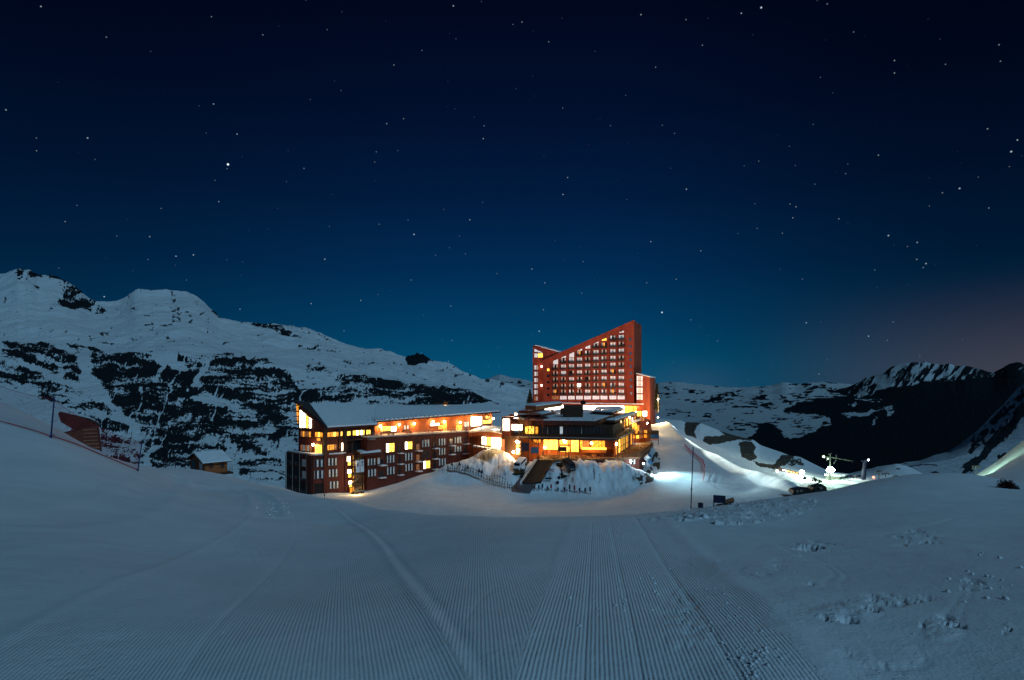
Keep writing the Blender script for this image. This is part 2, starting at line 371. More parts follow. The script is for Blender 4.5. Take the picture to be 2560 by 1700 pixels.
# boundary between the passes, in metres
inR = (uR > -.75+.10*fbm(X*.8, D*.8, 3, 12)) & (uR < 2.2+.35*fbm(X*.9, D*.9, 4, 11))
bL = 1.15
inL = (uL < bL+.08*fbm(X, D, 3, 13)) & (uL > -9+.6*fbm(X*.5, D*.5, 4, 14)) 
mid = (~inR) & (uR <= -.7) & (uL >= bL-.1)
comb = np.where(inR, uR, np.where(inL, uL, X+.06*D))
cm = np.where(inR, .9, np.where(inL, .9, np.where(mid, .72, 0.0)))
cm = cm*(1-sstep(D, 15, 26))
cm *= 1-.75*sstep(fbm(X*.35, D*.35, 4, 21), .12, .45)*(uL < -1.5)*(uL > -9)
cm *= 1-.35*sstep(-uL, 3, 8)*(~inR)
jump = np.zeros(cm.shape, bool)      # no ridges across the seam between two passes
jx = np.abs(np.diff(comb, axis=1)) > .12+2.0*np.abs(np.diff(X, axis=1)); jy = np.abs(np.diff(comb, axis=0)) > .10+1.2*np.abs(np.diff(D, axis=0))
jump[:, 1:] |= jx; jump[:, :-1] |= jx; jump[1:] |= jy; jump[:-1] |= jy
cm[jump] = 0
sm_ = cm.copy(); sm_[:, 1:-1] = (cm[:, :-2]+2*cm[:, 1:-1]+cm[:, 2:])/4; sm_[jump] = 0; cm = sm_
# ridge shoulders between combs
for c0, w, h, src in ((-.75,.14,.008,uR),(2.25,.22,.02,uR),(1.15,.12,.020,uL),(1.36,.09,-.014,uL),(.42,.035,-.007,uR),(-.12,.03,-.006,uR),(1.32,.05,-.012,uR),(-1.5,.05,-.008,uL),(-3.6,.12,.016,uL)):
    Z += h*np.exp(-((src-c0)/w)**2)*(D < 34)
churn = np.exp(-((uR-1.75)/.35)**2)+.7*np.exp(-((uR-2.5)/.5)**2)+.6*np.exp(-((uR+.8)/.4)**2)+.5*np.exp(-((uL+2.6)/.7)**2)+.15*(uR > 2.4)
churn = np.clip(churn*(.35+fbm(X*.8, D*.8, 3, 41)), 0, 1)*(1-sstep(D, 28, 40))+crm*.8+pitc*.5
# dirt and rubble in the ploughed heaps
PYg = HY+(CZ-Z)/D*FPX
heapm = np.zeros_like(Z)
for hx, hy, rx, ry, h, _ in HEAPS: heapm = np.maximum(heapm, (h > 1.5)*np.exp(-(((X-hx)/rx)**2+((D-hy)/ry)**2)*.8))
streak = fbm(PX/5, PYg/26, 5, 51, .62)
rock = sstep(heapm, .12, .5)*sstep(streak, -.25, .40)*.53
gapm = inpoly(PX, PYg, [(1585,1180),(1608,1190),(1622,1170),(1632,1140),(1646,1120),(1652,1180),(1630,1205),(1600,1212)]) & (D > 120) & (D < 215)
rock = np.maximum(rock, gapm*sstep(fbm(PX/9, PYg/9, 4, 55), -.2, .15))
rock = np.maximum(rock, .9*(D > 250)*sstep(fbm(X*.02, D*.02, 4, 8), .0, .1))
g = grid_mesh('snow_ground', np.stack([X, D, Z], -1), nr, nc, terrain_mat('combed_snow', SNOW, (.06, .048, .04), groom=True), {'rock': rock, 'comb': comb, 'combmask': cm, 'churn': churn})
tag(g, kind='structure')

# ------------------------------------------------------------------ mountains
def ip(pts, px): a = np.array(pts, float); return np.interp(px, a[:, 0], a[:, 1])
def mountain(name, px0, px1, npx, rows, counts, material, rockfn, amp=.004, crag=None, seed=0, ns=1.0):
    """rows: [(py points, distance points)] from foot to crest (then behind it); relief as noise in metres."""
    px = np.linspace(px0, px1, npx)
    PY = []; DD = []
    def smooth(v, n):
        k = np.hanning(n+2)[1:-1]; k /= k.sum(); return np.convolve(np.pad(v, n//2, 'edge'), k, 'valid')[:len(v)]
    for i, (pyp, dp) in enumerate(rows):
        PY.append(smooth(ip(pyp, px), 9 if i >= len(rows)-2 else 161)); DD.append(smooth(np.log(ip(dp, px)), 161))
    py = []; dd = []; rowt = []
    for i, c in enumerate(counts):
        for k in range(c):
            t = k/c; py.append(PY[i]*(1-t)+PY[i+1]*t); dd.append(DD[i]*(1-t)+DD[i+1]*t); rowt.append(i+t)
    py.append(PY[-1]); dd.append(DD[-1]); rowt.append(len(counts))
    py = np.array(py); dd = np.array(dd); pxg = np.tile(px, (len(py), 1)); T = np.tile(np.array(rowt)[:, None], (1, npx))
    D = np.exp(dd)
    X = (pxg-1280)/FPX*D; Z = CZ+(HY-py)/FPX*D
    s = D.mean()
    rk = rockfn(pxg, py, T, X, D, Z)
    rel = fbm(X/s*9*ns, D/s*9*ns+Z/s*9, 6, seed)*amp*D + ridged(X/s*16*ns, Z/s*22*ns+D/s*5, 5, seed+3)*amp*.6*D
    Z = Z+rel*(crag if crag is not None else 1)-amp*.35*D
    Z = Z+np.clip(rk, 0, 1)*amp*.25*D*fbm(pxg/7, py/3, 3, seed+9)
    o = grid_mesh(name, np.stack([X, D, Z], -1), len(py), npx, material, {'rock': rk}); tag(o, kind='structure'); return o

MROCK = (.013, .016, .020)
c1 = lambda L_: [(x/2.613, 640+y/2.613) for x, y in L_]
c2 = lambda L_: [(600+x/3.28, 780+y/3.28) for x, y in L_]
RP = [(c1([(90,85),(200,90),(390,110),(480,190),(560,250),(620,310),(700,345),(650,385),(540,340),(500,350),(420,340),(380,290),(400,180),(250,170),(110,150)]), .78),
 (c1([(215,195),(275,200),(260,255),(225,240)]), .7),(c1([(5,255),(75,270),(40,305),(10,295)]), .7),(c1([(340,395),(410,400),(470,385),(460,430),(400,425)]), .6),
 (c1([(1085,250),(1120,240),(1170,290),(1130,300)]), .6),
 (c1([(0,500),(90,540),(240,550),(420,600),(500,650),(510,720),(530,850),(400,800),(200,700),(0,650)]), .72),
 (c1([(430,550),(560,570),(560,620),(480,640)]), .8),
 (c1([(0,640),(200,720),(330,800),(560,900),(700,1010),(800,1130),(900,1180),(960,1380),(700,1360),(600,1100),(400,1000),(100,870),(0,800)]), .50),
 (c1([(585,565),(700,640),(860,620),(1080,705),(1250,790),(1310,900),(1200,965),(950,965),(700,900),(650,800),(600,700)]), .80),
 (c1([(1140,630),(1300,650),(1500,640),(1700,670),(1829,720),(1829,1010),(1640,1010),(1500,990),(1300,880),(1200,760)]), .58),
 (c1([(740,935),(1000,960),(1250,960),(1400,1000),(1829,1050),(1829,1250),(1700,1300),(1500,1240),(1480,1340),(1200,1400),(1000,1400),(900,1150),(860,1080),(740,1000)]), .66),
 (c1([(1370,290),(1460,380),(1440,430),(1400,370)]), .75),
 (c2([(0,60),(230,95),(330,125),(530,235),(480,250),(330,215),(240,160),(0,108)]), .7),
 (c2([(300,120),(500,115),(560,190),(450,150)]), .5),
 (c2([(450,275),(640,290),(800,340),(600,350),(480,315)]), .5),
 (c2([(0,330),(200,370),(380,470),(500,640),(700,620),(800,545),(1000,535),(1150,555),(1500,600),(1900,650),(2080,715),(2160,760),(1600,800),(500,760),(400,800),(470,950),(470,1090),(300,1030),(0,1130)]), .64),
 (c2([(1355,350),(1500,325),(1590,400),(1350,408)]), 1.1),
 (c2([(830,385),(1150,380),(1350,425),(1250,440),(900,440)]), .42),
 (c2([(510,440),(720,440),(650,480),(540,475)]), .5),
 (c2([(0,1110),(370,1180),(380,1420),(0,1380)]), .44),
 (c2([(1600,430),(1900,520),(2100,560),(1900,540),(1650,480)]), .4)]
def rock_left(px, py, T, X, D, Z):
    wx = px+16*fbm(px/60, py/40, 4, 101); wy = py+9*fbm(px/50, py/25, 4, 102)
    dens = np.zeros_like(px)
    for poly, dv in RP: dens = np.maximum(dens, inpoly(wx, wy, poly)*dv)
    # soften the region edges
    k = np.ones(7)/7
    dens = np.apply_along_axis(lambda v: np.convolve(v, k, 'same'), 0, dens); dens = np.apply_along_axis(lambda v: np.convolve(v, k, 'same'), 1, dens)
    qx = px+7*fbm(px/16, py/16, 4, 111); qy = py+7*fbm(px/19, py/15, 4, 112)
    tilt = qy+.10*qx*np.where(px < 420, -1.6, .3)+10*fbm(px/90, py/60, 3, 103)+3.5*fbm(qx/4.2, qy/16, 4, 113)
    st = fbm(qx/75, tilt/3.6, 5, 104, .72)
    band = np.sin(tilt/5.0+5*fbm(px/130, py/60, 3, 114))
    gully = fbm((qx+.35*qy)/6.0, (qy-.2*qx)/20, 5, 105, .62)
    fine = fbm(px/3.0+py/9, py/2.4-px/14, 4, 106, .6)
    v = (dens-.5)*.85+.03+st*.62+band*.13+gully*.20+fine*.26+.34*fbm(px/60, py/26, 3, 108)
    v = v-.55*sstep(ridged((px+.38*py+14*fbm(px/50, py/30, 3, 121))/34, py/150, 2, 120), .86, .97)-.03*(px < 640)
    v = np.where(dens < .05, -1, v)
    spots = ((fbm(px/14, py/5, 4, 107)+.25*fbm(px/200, py/80, 2, 109)) > .50)*.6
    v = np.maximum(v, np.where(dens < .05, spots-.55, -1))
    return np.clip(.5+v*2.0, 0, 1)
crestL = [(-300,760),(-100,700),(0,684),(20,680),(45,672),(60,676),(75,673),(95,688),(130,690),(150,697),(165,703),(180,716),(200,728),(215,742),(235,758),(255,755),(280,753),(300,750),(318,742),(335,731),(345,728),(400,731),(440,730),(470,729),(490,735),(510,748),(530,768),(548,785),(600,801),(650,810),(685,812),(720,817),(760,816),(800,830),(850,850),(900,863),(940,868),(985,882),(1008,893),(1022,890),(1048,887),(1060,889),(1072,898),(1086,906),(1110,912),(1150,928),(1180,942),(1215,953),(1250,962),(1300,975),(1400,1000),(1560,1090)]
TM = terrain_mat('mountain_rock_and_snow', (.78, .81, .84), MROCK, rockbump=6)
footL = [(-300,1330),(0,1320),(700,1290),(1100,1180),(1300,1150),(1400,1140),(1560,1150)]
midL = [(-300,1000),(0,900),(460,880),(800,930),(1200,985),(1400,1030),(1560,1120)]
mountain('mountain', -300, 1560, 1240, [(footL, [(-300,700),(600,900),(1400,1500)]), (midL, [(-300,1500),(600,1750),(1400,2800)]), (crestL, [(-300,2300),(400,2700),(1000,3300),(1400,4200)]),
          ([(p, q+60) for p, q in crestL], [(-300,3100),(400,3600),(1400,5200)])], [190, 170, 12], TM, rock_left, amp=.0105, seed=5, ns=.9)

# far valley, plateau with patchy snow, lower forested slopes free of snow
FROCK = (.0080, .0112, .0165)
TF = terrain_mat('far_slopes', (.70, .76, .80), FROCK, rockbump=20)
SNOWP = [([(1100,900),(1640,945),(2110,958),(2150,968),(2310,980),(2230,1003),(2130,1015),(2090,1000),(1990,1008),(1960,1030),(2060,1040),(2075,1058),(2030,1082),(1985,1092),(1960,1090),(1940,1060),(1890,1062),(1880,1092),(1700,1140),(1100,1140)]),
         ([(2108,1032),(2160,1030),(2200,1012),(2232,1010),(2230,1030),(2218,1042),(2205,1022),(2150,1042),(2120,1048)]), ([(2176,1058),(2198,1042),(2194,1050),(2180,1062)]),
         ([(2190,972),(2280,962),(2290,975),(2230,985)])]
def rock_far(px, py, T, X, D, Z):
    wx = px+16*fbm(px/45, py/12, 5, 201); wy = py+6*fbm(px/40, py/9, 5, 202)
    wx = wx+6*fbm(px/7, py/3, 4, 205, .6); wy = wy+2.5*fbm(px/8, py/2.6, 4, 206, .6)
    sn = np.zeros(px.shape, bool)
    for p in SNOWP: sn |= inpoly(wx, wy, p)
    dens = np.full(px.shape, .19)
    dens += .34*np.exp(-((py-1003-(px-1900)*.02)/9)**2)*sstep(px, 1740, 1850)+.12*np.exp(-((py-985)/14)**2)+.3*np.exp(-(((px-1900)/60)**2+((py-1063)/12)**2))
    dens += .25*sstep(px, 1900, 2150)
    v = dens-.5+fbm((px+py)/24, py/4.8, 5, 203, .6)*.95+.15*fbm(px/7, py/3, 3, 204)
    return np.where(sn, np.clip(.5+v*3, 0, 1), 1.0)
crF = [(900,990),(1100,972),(1165,957),(1215,948),(1238,940),(1250,938),(1275,946),(1300,950),(1330,955),(1400,958),(1640,958),(1660,954),(1690,952),(1720,957),(1750,960),(1800,966),(1850,970),(1900,966),(1930,963),(1955,955),(1968,954),(1985,958),(2025,955),(2080,957),(2130,960),(2300,962),(2500,965),(2900,960)]
mountain('valley_plateau', 900, 2900, 1330, [([(900,1230),(2900,1260)], [(900,1600),(2900,1300)]), ([(900,1100),(1640,1100),(2900,1100)], [(900,3000),(2900,3000)]),
          ([(900,1020),(2900,1020)], [(900,6500),(2900,6500)]), (crF, [(900,12000),(2900,12000)]), ([(900,1010),(2900,1010)], [(900,16000),(2900,16000)])], [60, 90, 110, 6], TF, rock_far, amp=.0042, seed=15)
def rock_peak(px, py, T, X, D, Z):
    line = ip([(2080,968),(2150,990),(2230,965),(2280,960),(2330,948),(2400,945),(2470,938),(2520,938),(2560,935),(2700,935)], px)
    v = .12+fbm((px+.7*py)/9, py/22, 5, 301, .62)*.8+.25*sstep(np.abs(px-2300), 60, 220)
    low = sstep(py+8*fbm(px/18, py/14, 4, 302)-line, -2, 8)
    return np.clip(np.maximum(np.clip(.35+v*1.8, 0, 1), low), 0, 1)
crP = [(1900,985),(2030,978),(2080,974),(2120,966),(2135,960),(2165,944),(2190,938),(2215,926),(2228,916),(2250,912),(2275,906),(2290,904),(2312,903),(2330,909),(2360,914),(2372,910),(2390,918),(2410,914),(2430,916),(2450,921),(2470,928),(2485,930),(2502,922),(2520,910),(2540,905),(2552,906),(2565,915),(2600,925),(2700,900),(2900,880)]
mountain('far_peak', 1900, 2900, 900, [([(1900,1050),(2900,1120)], [(1900,7500),(2900,5000)]), ([(1900,1000),(2900,1000)], [(1900,8500),(2900,7000)]), (crP, [(1900,10500),(2900,9500)]), ([(1900,1010),(2900,1000)], [(1900,13000),(2900,12000)])], [30, 120, 6],
         TF, rock_peak, amp=.003, seed=25, ns=1.6)
# slope coming down on the right
def rock_right(px, py, T, X, D, Z):
    a = py+(px-2560)*.95        # runs down to the left with the slope
    dens = .95*np.exp(-((a-1035-14*fbm(px/60, py/60, 3, 402))/22)**2)+.55*np.exp(-((a-985)/26)**2)*sstep(px, 2380, 2440)
    dens *= sstep(px, 2370, 2440)
    dens = np.maximum(dens, 1.0*np.exp(-(((px-2510)/24)**2+((py-1142)/9)**2)))
    dens = np.maximum(dens, .9*np.exp(-(((px-2335)/17)**2+((py-1183)/6)**2)))
    dens = np.maximum(dens, .8*np.exp(-(((px-2265)/10)**2+((py-1160)/2.5)**2)))
    rd = np.abs(py-(1170-6*np.sin((px-2270)/30)))
    dens = np.maximum(dens, .62*(rd < 1.6)*(px > 2275)*(px < 2345))
    v = dens-.52+fbm((px+py)/10, (py-px)/26, 5, 401, .62)*.55
    return np.clip(.5+v*5, 0, 1)
crR = [(2040,1215),(2100,1192),(2190,1168),(2260,1158),(2300,1152),(2330,1141),(2372,1129),(2400,1111),(2425,1092),(2445,1078),(2460,1062),(2500,1018),(2530,985),(2545,968),(2560,958),(2640,890),(2800,760),(3100,620)]
TR = terrain_mat('shade_toned_slope', (.62, .67, .72), (.022, .026, .030), rockbump=3)  # snow toned darker: the slope's shade is put into the colour
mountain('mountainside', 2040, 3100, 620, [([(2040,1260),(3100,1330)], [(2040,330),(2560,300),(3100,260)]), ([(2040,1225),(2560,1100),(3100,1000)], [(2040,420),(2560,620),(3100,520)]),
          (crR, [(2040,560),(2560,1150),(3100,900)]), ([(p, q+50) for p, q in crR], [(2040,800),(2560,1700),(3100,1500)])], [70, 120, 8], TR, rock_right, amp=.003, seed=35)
# lower terraces beyond the edge of the platform, with cut earth banks
BANK = [[(1713,1055),(1755,1056),(1738,1072),(1735,1082),(1742,1095),(1728,1090),(1713,1085)], [(1762,1092),(1800,1090),(1806,1086),(1850,1094),(1850,1099),(1810,1105),(1775,1112),(1755,1100)],
        [(1790,1072),(1840,1080),(1885,1092),(1875,1104),(1820,1092)],
        [(1848,1104),(1880,1104),(1888,1118),(1885,1130),(1892,1142),(1880,1152),(1858,1142),(1852,1130)], [(1880,1150),(1900,1156),(1935,1160),(1955,1138),(1990,1137),(1965,1160),(1940,1172),(1900,1166)],
        [(1955,1140),(2000,1148),(2010,1162),(1965,1165)]]
def rock_low(px, py, T, X, D, Z):
    wx = px+4*fbm(px/9, py/7, 4, 501); wy = py+3*fbm(px/9, py/6, 4, 502)
    m = np.zeros(px.shape)
    for i, p in enumerate(BANK): m = np.maximum(m, inpoly(wx, wy, p)*(1.0 if i < 5 else .55))
    m = np.maximum(m, np.exp(-(((px-2246)/6)**2+((py-1172)/2.5)**2)))
    v = m-.5+.35*fbm(px/6, py/4, 4, 503)
    return np.clip(.5+v*5, 0, 1)
crW = [(1640,1046),(1675,1049),(1700,1052),(1715,1057),(1750,1058),(1775,1068),(1800,1078),(1840,1090),(1885,1100),(1900,1112),(1955,1131),(1972,1138),(1998,1142),(2030,1158),(2060,1172),(2090,1180),(2130,1184),(2180,1176),(2210,1166),(2240,1159),(2262,1164),(2290,1176),(2320,1190),(2380,1210)]
mountain('lower_slope', 1640, 2380, 600, [([(1640,1110),(1800,1200),(2000,1245),(2380,1260)], [(1640,262),(1800,215),(2000,190),(2200,235),(2380,240)]),
          ([(p, q*.35+.65*w) for (p, q), w in zip(crW, np.interp([a for a, _ in crW], [1640,1720,1900,2000,2100,2200,2380], [1075,1110,1178,1192,1202,1195,1215]))], [(1640,275),(1800,262),(1950,262),(2080,262),(2380,290)]),
          (crW, [(1640,310),(1800,320),(2000,330),(2150,330),(2380,360)]), ([(p, q+70) for p, q in crW], [(1640,420),(2380,470)])], [90, 80, 8],
         terrain_mat('terrace_snow_and_earth', SNOW, (.075, .06, .048), rockbump=.6), rock_low, amp=.0018, seed=45, ns=.6)

# ================================================================== building kit
class MB:
    def __init__(s): s.v = []; s.f = []; s.m = []; s.sm = []
    def add(s, vs, fs, mi=0, smooth=False):
        o = len(s.v); s.v += [Vector(v) for v in vs]
        for f in fs: s.f.append([i+o for i in f]); s.m.append(mi); s.sm.append(smooth)
    def hexa(s, p, mi=0):   # p: 4 bottom + 4 top, same order
        s.add(p, [(3,2,1,0),(4,5,6,7),(0,1,5,4),(1,2,6,5),(2,3,7,6),(3,0,4,7)], mi)
    def box(s, c, d, mi=0, ax=None):
        c = Vector(c); u, w, t = ax if ax else (Vector((1,0,0)), Vector((0,1,0)), Vector((0,0,1)))
        a, b, h = u*d[0]/2, w*d[1]/2, t*d[2]/2
        s.hexa([c-a-b-h, c+a-b-h, c+a+b-h, c-a+b-h, c-a-b+h, c+a-b+h, c+a+b+h, c-a+b+h], mi)
    def prism(s, pts, vec, mi=0, mi_top=None):
        n = len(pts); pts = [Vector(p) for p in pts]; vec = Vector(vec)
        o = len(s.v); s.v += pts+[p+vec for p in pts]
        s.f.append([o+i for i in range(n)][::-1]); s.m.append(mi); s.sm.append(False)
        s.f.append([o+n+i for i in range(n)]); s.m.append(mi if mi_top is None else mi_top); s.sm.append(False)
        for i in range(n):
            j = (i+1) % n; s.f.append([o+i, o+j, o+n+j, o+n+i]); s.m.append(mi); s.sm.append(False)
    def tube(s, p, q, r, mi=0, n=8, r2=None):
        p, q = Vector(p), Vector(q); d = (q-p).normalized(); a = d.orthogonal().normalized(); b = d.cross(a); r2 = r if r2 is None else r2
        vs = [p+(a*math.cos(t)+b*math.sin(t))*r for t in [2*math.pi*i/n for i in range(n)]]+[q+(a*math.cos(t)+b*math.sin(t))*r2 for t in [2*math.pi*i/n for i in range(n)]]
        s.add(vs, [(i, (i+1) % n, n+(i+1) % n, n+i) for i in range(n)]+[tuple(range(n))[::-1], tuple(range(n, 2*n))], mi, False)
    def bar(s, p, q, w, h, mi=0):
        p, q = Vector(p), Vector(q); d = (q-p); L_ = d.length
        if L_ < 1e-6: return
        d.normalize(); up = Vector((0,0,1)) if abs(d.z) < .95 else Vector((0,1,0))
        a = d.cross(up).normalized(); b = a.cross(d).normalized()
        s.box((p+q)/2, (L_, w, h), mi, (d, a, b))
    def ball(s, c, r, mi=0, n=10, sz=1):
        c = Vector(c); vs = []; fs = []
        m = n//2
        for i in range(1, m):
            for j in range(n):
                t = math.pi*i/m; ph = 2*math.pi*j/n; vs.append(c+Vector((r*math.sin(t)*math.cos(ph), r*math.sin(t)*math.sin(ph), r*sz*math.cos(t))))
        vs += [c+Vector((0,0,r*sz)), c-Vector((0,0,r*sz))]; T_, B_ = len(vs)-2, len(vs)-1
        for i in range(m-2):
            for j in range(n): fs.append((i*n+j, (i+1)*n+j, (i+1)*n+(j+1) % n, i*n+(j+1) % n))
        for j in range(n): fs.append((T_, j, (j+1) % n)); fs.append((B_, (m-2)*n+(j+1) % n, (m-2)*n+j))
        s.add(vs, fs, mi, True)
    def mesh(s, name, mats, org=Vector((0,0,0))):
        me = bpy.data.meshes.new(name); me.from_pydata([tuple(v-org) for v in s.v], [], s.f); me.update()
        for m_ in mats: me.materials.append(m_)
        for p, mi, sm in zip(me.polygons, s.m, s.sm): p.material_index = mi; p.use_smooth = sm
        return me
def thing(name, loc, label, cat, group=None):
    o = bpy.data.objects.new(name, None); COL.objects.link(o); o.location = loc; o.empty_display_size = .5
    return tag(o, label, cat, group)
def wloc(o):
    l = Vector((0,0,0))
    while o is not None: l = l+o.location; o = o.parent
    return l
def part(mb, name, parent, mats, label=None):
    if not isinstance(mats, (list, tuple)): mats = [mats]
    o = bpy.data.objects.new(name, mb.mesh(name, mats, wloc(parent))); COL.objects.link(o); o.parent = parent
    if label: o['label'] = label
    return o
def single(mb, name, org, mats, label, cat, group=None):
    if not isinstance(mats, (list, tuple)): mats = [mats]
    o = bpy.data.objects.new(name, mb.mesh(name, mats, Vector(org))); COL.objects.link(o); o.location = org
    return tag(o, label, cat, group)
def inst(name, me, parent, wpos, rz):
    o = bpy.data.objects.new(name, me); COL.objects.link(o); o.parent = parent
    o.location = Vector(wpos)-(wloc(parent) if parent else Vector((0,0,0))); o.rotation_euler = (0,0,rz); return o
def dup(root, loc, rz=0, label=None):
    r = root.copy(); COL.objects.link(r); r.location = loc; r.rotation_euler = (0,0,rz)
    if label: r['label'] = label
    for ch in list(root.children):
        c = ch.copy(); COL.objects.link(c); c.parent = r
        for g_ in list(ch.children):
            d_ = g_.copy(); COL.objects.link(d_); d_.parent = c
    return r
UP = Vector((0,0,1))
class Fac:
    """a vertical wall plane through two plan points, each given by photo column and distance"""
    def __init__(s, a, da, b, db):
        ax, ay = plan(a, da); bx, by = plan(b, db)
        s.A = Vector((ax, ay, 0)); s.B = Vector((bx, by, 0)); s.u = (s.B-s.A).normalized(); s.len = (s.B-s.A).length
        s.n = Vector((s.u.y, -s.u.x, 0)); s.rz = math.atan2(s.u.y, s.u.x)
    def hit(s, px):          # distance along the wall for a photo column
        k = (px-1280)/FPX
        # (A.x+u.x t) = k (A.y+u.y t)
        return (k*s.A.y-s.A.x)/(s.u.x-k*s.u.y)
    def pt(s, t, z, off=0): p = s.A+s.u*t+s.n*off; return Vector((p.x, p.y, z))
    def z(s, px, py):
        y = (s.A+s.u*s.hit(px)).y; return CZ+(HY-py)/FPX*y
    def at(s, px, py, off=0): return s.pt(s.hit(px), s.z(px, py), off)
    def box(s, mb, t0, t1, z0, z1, o0, o1, mi=0):
        mb.hexa([s.pt(t0,z0,o1), s.pt(t1,z0,o1), s.pt(t1,z0,o0), s.pt(t0,z0,o0), s.pt(t0,z1,o1), s.pt(t1,z1,o1), s.pt(t1,z1,o0), s.pt(t0,z1,o0)], mi)
    def pbox(s, mb, px0, px1, py0, py1, o0, o1, mi=0):
        pm = (px0+px1)/2; s.box(mb, s.hit(px0), s.hit(px1), s.z(pm, py1), s.z(pm, py0), o0, o1, mi)
    def poly(s, mb, pts, o0, o1, mi=0):   # pts in (px,py)
        q = [s.at(x, y, o1) for x, y in pts]; mb.prism(q, s.n*(o0-o1), mi)

# materials of the place
m_red = mat('red_render', (.28,.052,.026), .75, vary=.30, scale=.5, bump=.02, stretch=(1,1,.22))
m_red2 = mat('red_cladding', (.098,.019,.011), .7, vary=.3, scale=.8, bump=.03, stretch=(1,1,.2))
m_red3 = mat('ochre_red_wall', (.30,.085,.026), .75, vary=.2, scale=.6)
m_brown = mat('dark_timber', (.055,.026,.015), .75, vary=.4, scale=2, bump=.02)
m_fascia = mat('roof_fascia', (.07,.020,.015), .6, vary=.3)
m_roofd = mat('dark_roofing', (.045,.040,.038), .8, vary=.3)
m_snow = mat('roof_snow', SNOW, .8, vary=.05, scale=.8, bump=.12, spec=.1)
m_steel = mat('dark_steel', (.035,.032,.030), .5, .6, vary=.2)
m_pale = mat('pale_steel', (.30,.28,.25), .5, .5, vary=.2)
m_wframe = mat('window_frame', (.10,.055,.040), .6, vary=.2)
m_curt = mat('curtain', (.80,.84,.84), .8, vary=.15, scale=3, spec=.1)
m_glass = mat('dark_glass', (.012,.014,.018), .15, vary=.2, spec=.6)
m_warm = mat('lit_room_amber', (.6,.3,.1), .6, emit=(1.0,.36,.02), es=1.0, vary=.75, scale=2.2)
m_yel = mat('lit_room_yellow', (.7,.5,.2), .6, emit=(1.0,.56,.06), es=2.3, vary=.65, scale=2.0)
m_wht = mat('lit_room_white', (.8,.7,.6), .6, emit=(1.0,.83,.60), es=7, vary=.25, scale=1)
m_dimw = mat('dim_room', (.3,.15,.08), .6, emit=(1.0,.34,.10), es=.16, vary=.5, scale=1.5)
m_cool = mat('pale_pane_glow', (.8,.8,.8), .6, emit=(.80,.92,1.0), es=.40, vary=.25, scale=2)  # weak glow put in for floodlight caught by panes and curtains
m_lampw = mat('lamp_warm', (1,.8,.6), .5, emit=(1.0,.70,.38), es=60, vary=0)
m_lampc = mat('lamp_cool', (.9,.95,1), .5, emit=(.80,.92,1.0), es=40, vary=0)
m_lampg = mat('lamp_green_white', (.9,1,.9), .5, emit=(.80,1.0,.78), es=120, vary=0)
m_wood = mat('hut_wood', (.30,.095,.030), .7, vary=.35, scale=3, bump=.02, stretch=(1,1,6))
m_ply = mat('weathered_board', (.24,.10,.045), .75, vary=.3, scale=3, stretch=(1,1,5))
m_white = mat('white_paint', (.75,.76,.78), .4, vary=.1)
m_blue = mat('blue_panel', (.02,.10,.22), .5, vary=.2)
m_navy = mat('navy_board', (.010,.014,.040), .5, vary=.3)
m_tyre = mat('rubber', (.012,.012,.013), .8, vary=.2)
m_green = mat('dark_mat', (.012,.020,.012), .85, vary=.5, scale=4)
m_redn = mat('red_netting', (.42,.03,.05), .7, vary=.3)

def lamp(name, loc, power, color, r=.25, spot=None, aim=None, parent=None, blend=.6):
    l = bpy.data.lights.new(name, 'SPOT' if spot else 'POINT'); l.energy = power; l.color = color; l.shadow_soft_size = r
    o = bpy.data.objects.new(name, l); COL.objects.link(o)
    if parent: o.parent = parent; o.location = Vector(loc)-wloc(parent)
    else: o.location = loc
    if spot:
        l.spot_size = R(spot); l.spot_blend = blend
        o.rotation_euler = (Vector(loc)-Vector(aim)).to_track_quat('Z', 'Y').to_euler()
    return o
WARM = (1.0, .50, .13); GOLD = (1.0, .62, .20); COOL = (.78, .90, 1.0)

# ---- reusable window meshes: x along the wall, z up, -y outward
def window_mesh(name, w, h, lights, pane_mats, frame=.09, proud=.10, sill=True, midrail=False, fm=None):
    b = MB(); mats = [fm or m_wframe]
    for pm in pane_mats:
        if pm not in mats: mats.append(pm)
    cw = w/lights
    for i in range(lights):
        x = -w/2+cw*(i+.5); b.box((x, -.03, 0), (cw-.004, .05, h-.004), mats.index(pane_mats[i]))
    for i in range(lights+1):
        x = -w/2+cw*i; b.box((x, -proud/2-.01, 0), (frame, proud, h), 0)
    for z in (-h/2, h/2): b.box((0, -proud/2-.015, z), (w+frame, proud+.01, frame), 0)
    if midrail: b.box((0, -proud/2-.006, -h*.14), (w, proud-.02, frame*.7), 0)
    if sill: b.box((0, -.14, -h/2-.09), (w+.25, .26, .07), 0)
    return b.mesh(name, mats)
WM = {}
def wmesh(key, *a, **k):
    if key not in WM: WM[key] = window_mesh('window', *a, **k)
    return WM[key]
def put_window(fac, parent, px, py, key, w, h, lights, pm, off=0, name='window', **k):
    return inst(name, wmesh(key, w, h, lights, pm, **k), parent, fac.at(px, py, off+.02), fac.rz)

def railing(fac, mb, t0, t1, z, off, h=1.05, step=1.2, mi=0, bars=3):
    n = max(1, int((t1-t0)/step))
    for i in range(n+1):
        t = t0+(t1-t0)*i/n; mb.bar(fac.pt(t, z, off), fac.pt(t, z+h, off), .06, .06, mi)
    for k in range(bars): zz = z+h*(k+1)/bars; mb.bar(fac.pt(t0, zz, off), fac.pt(t1, zz, off), .045, .045, mi)

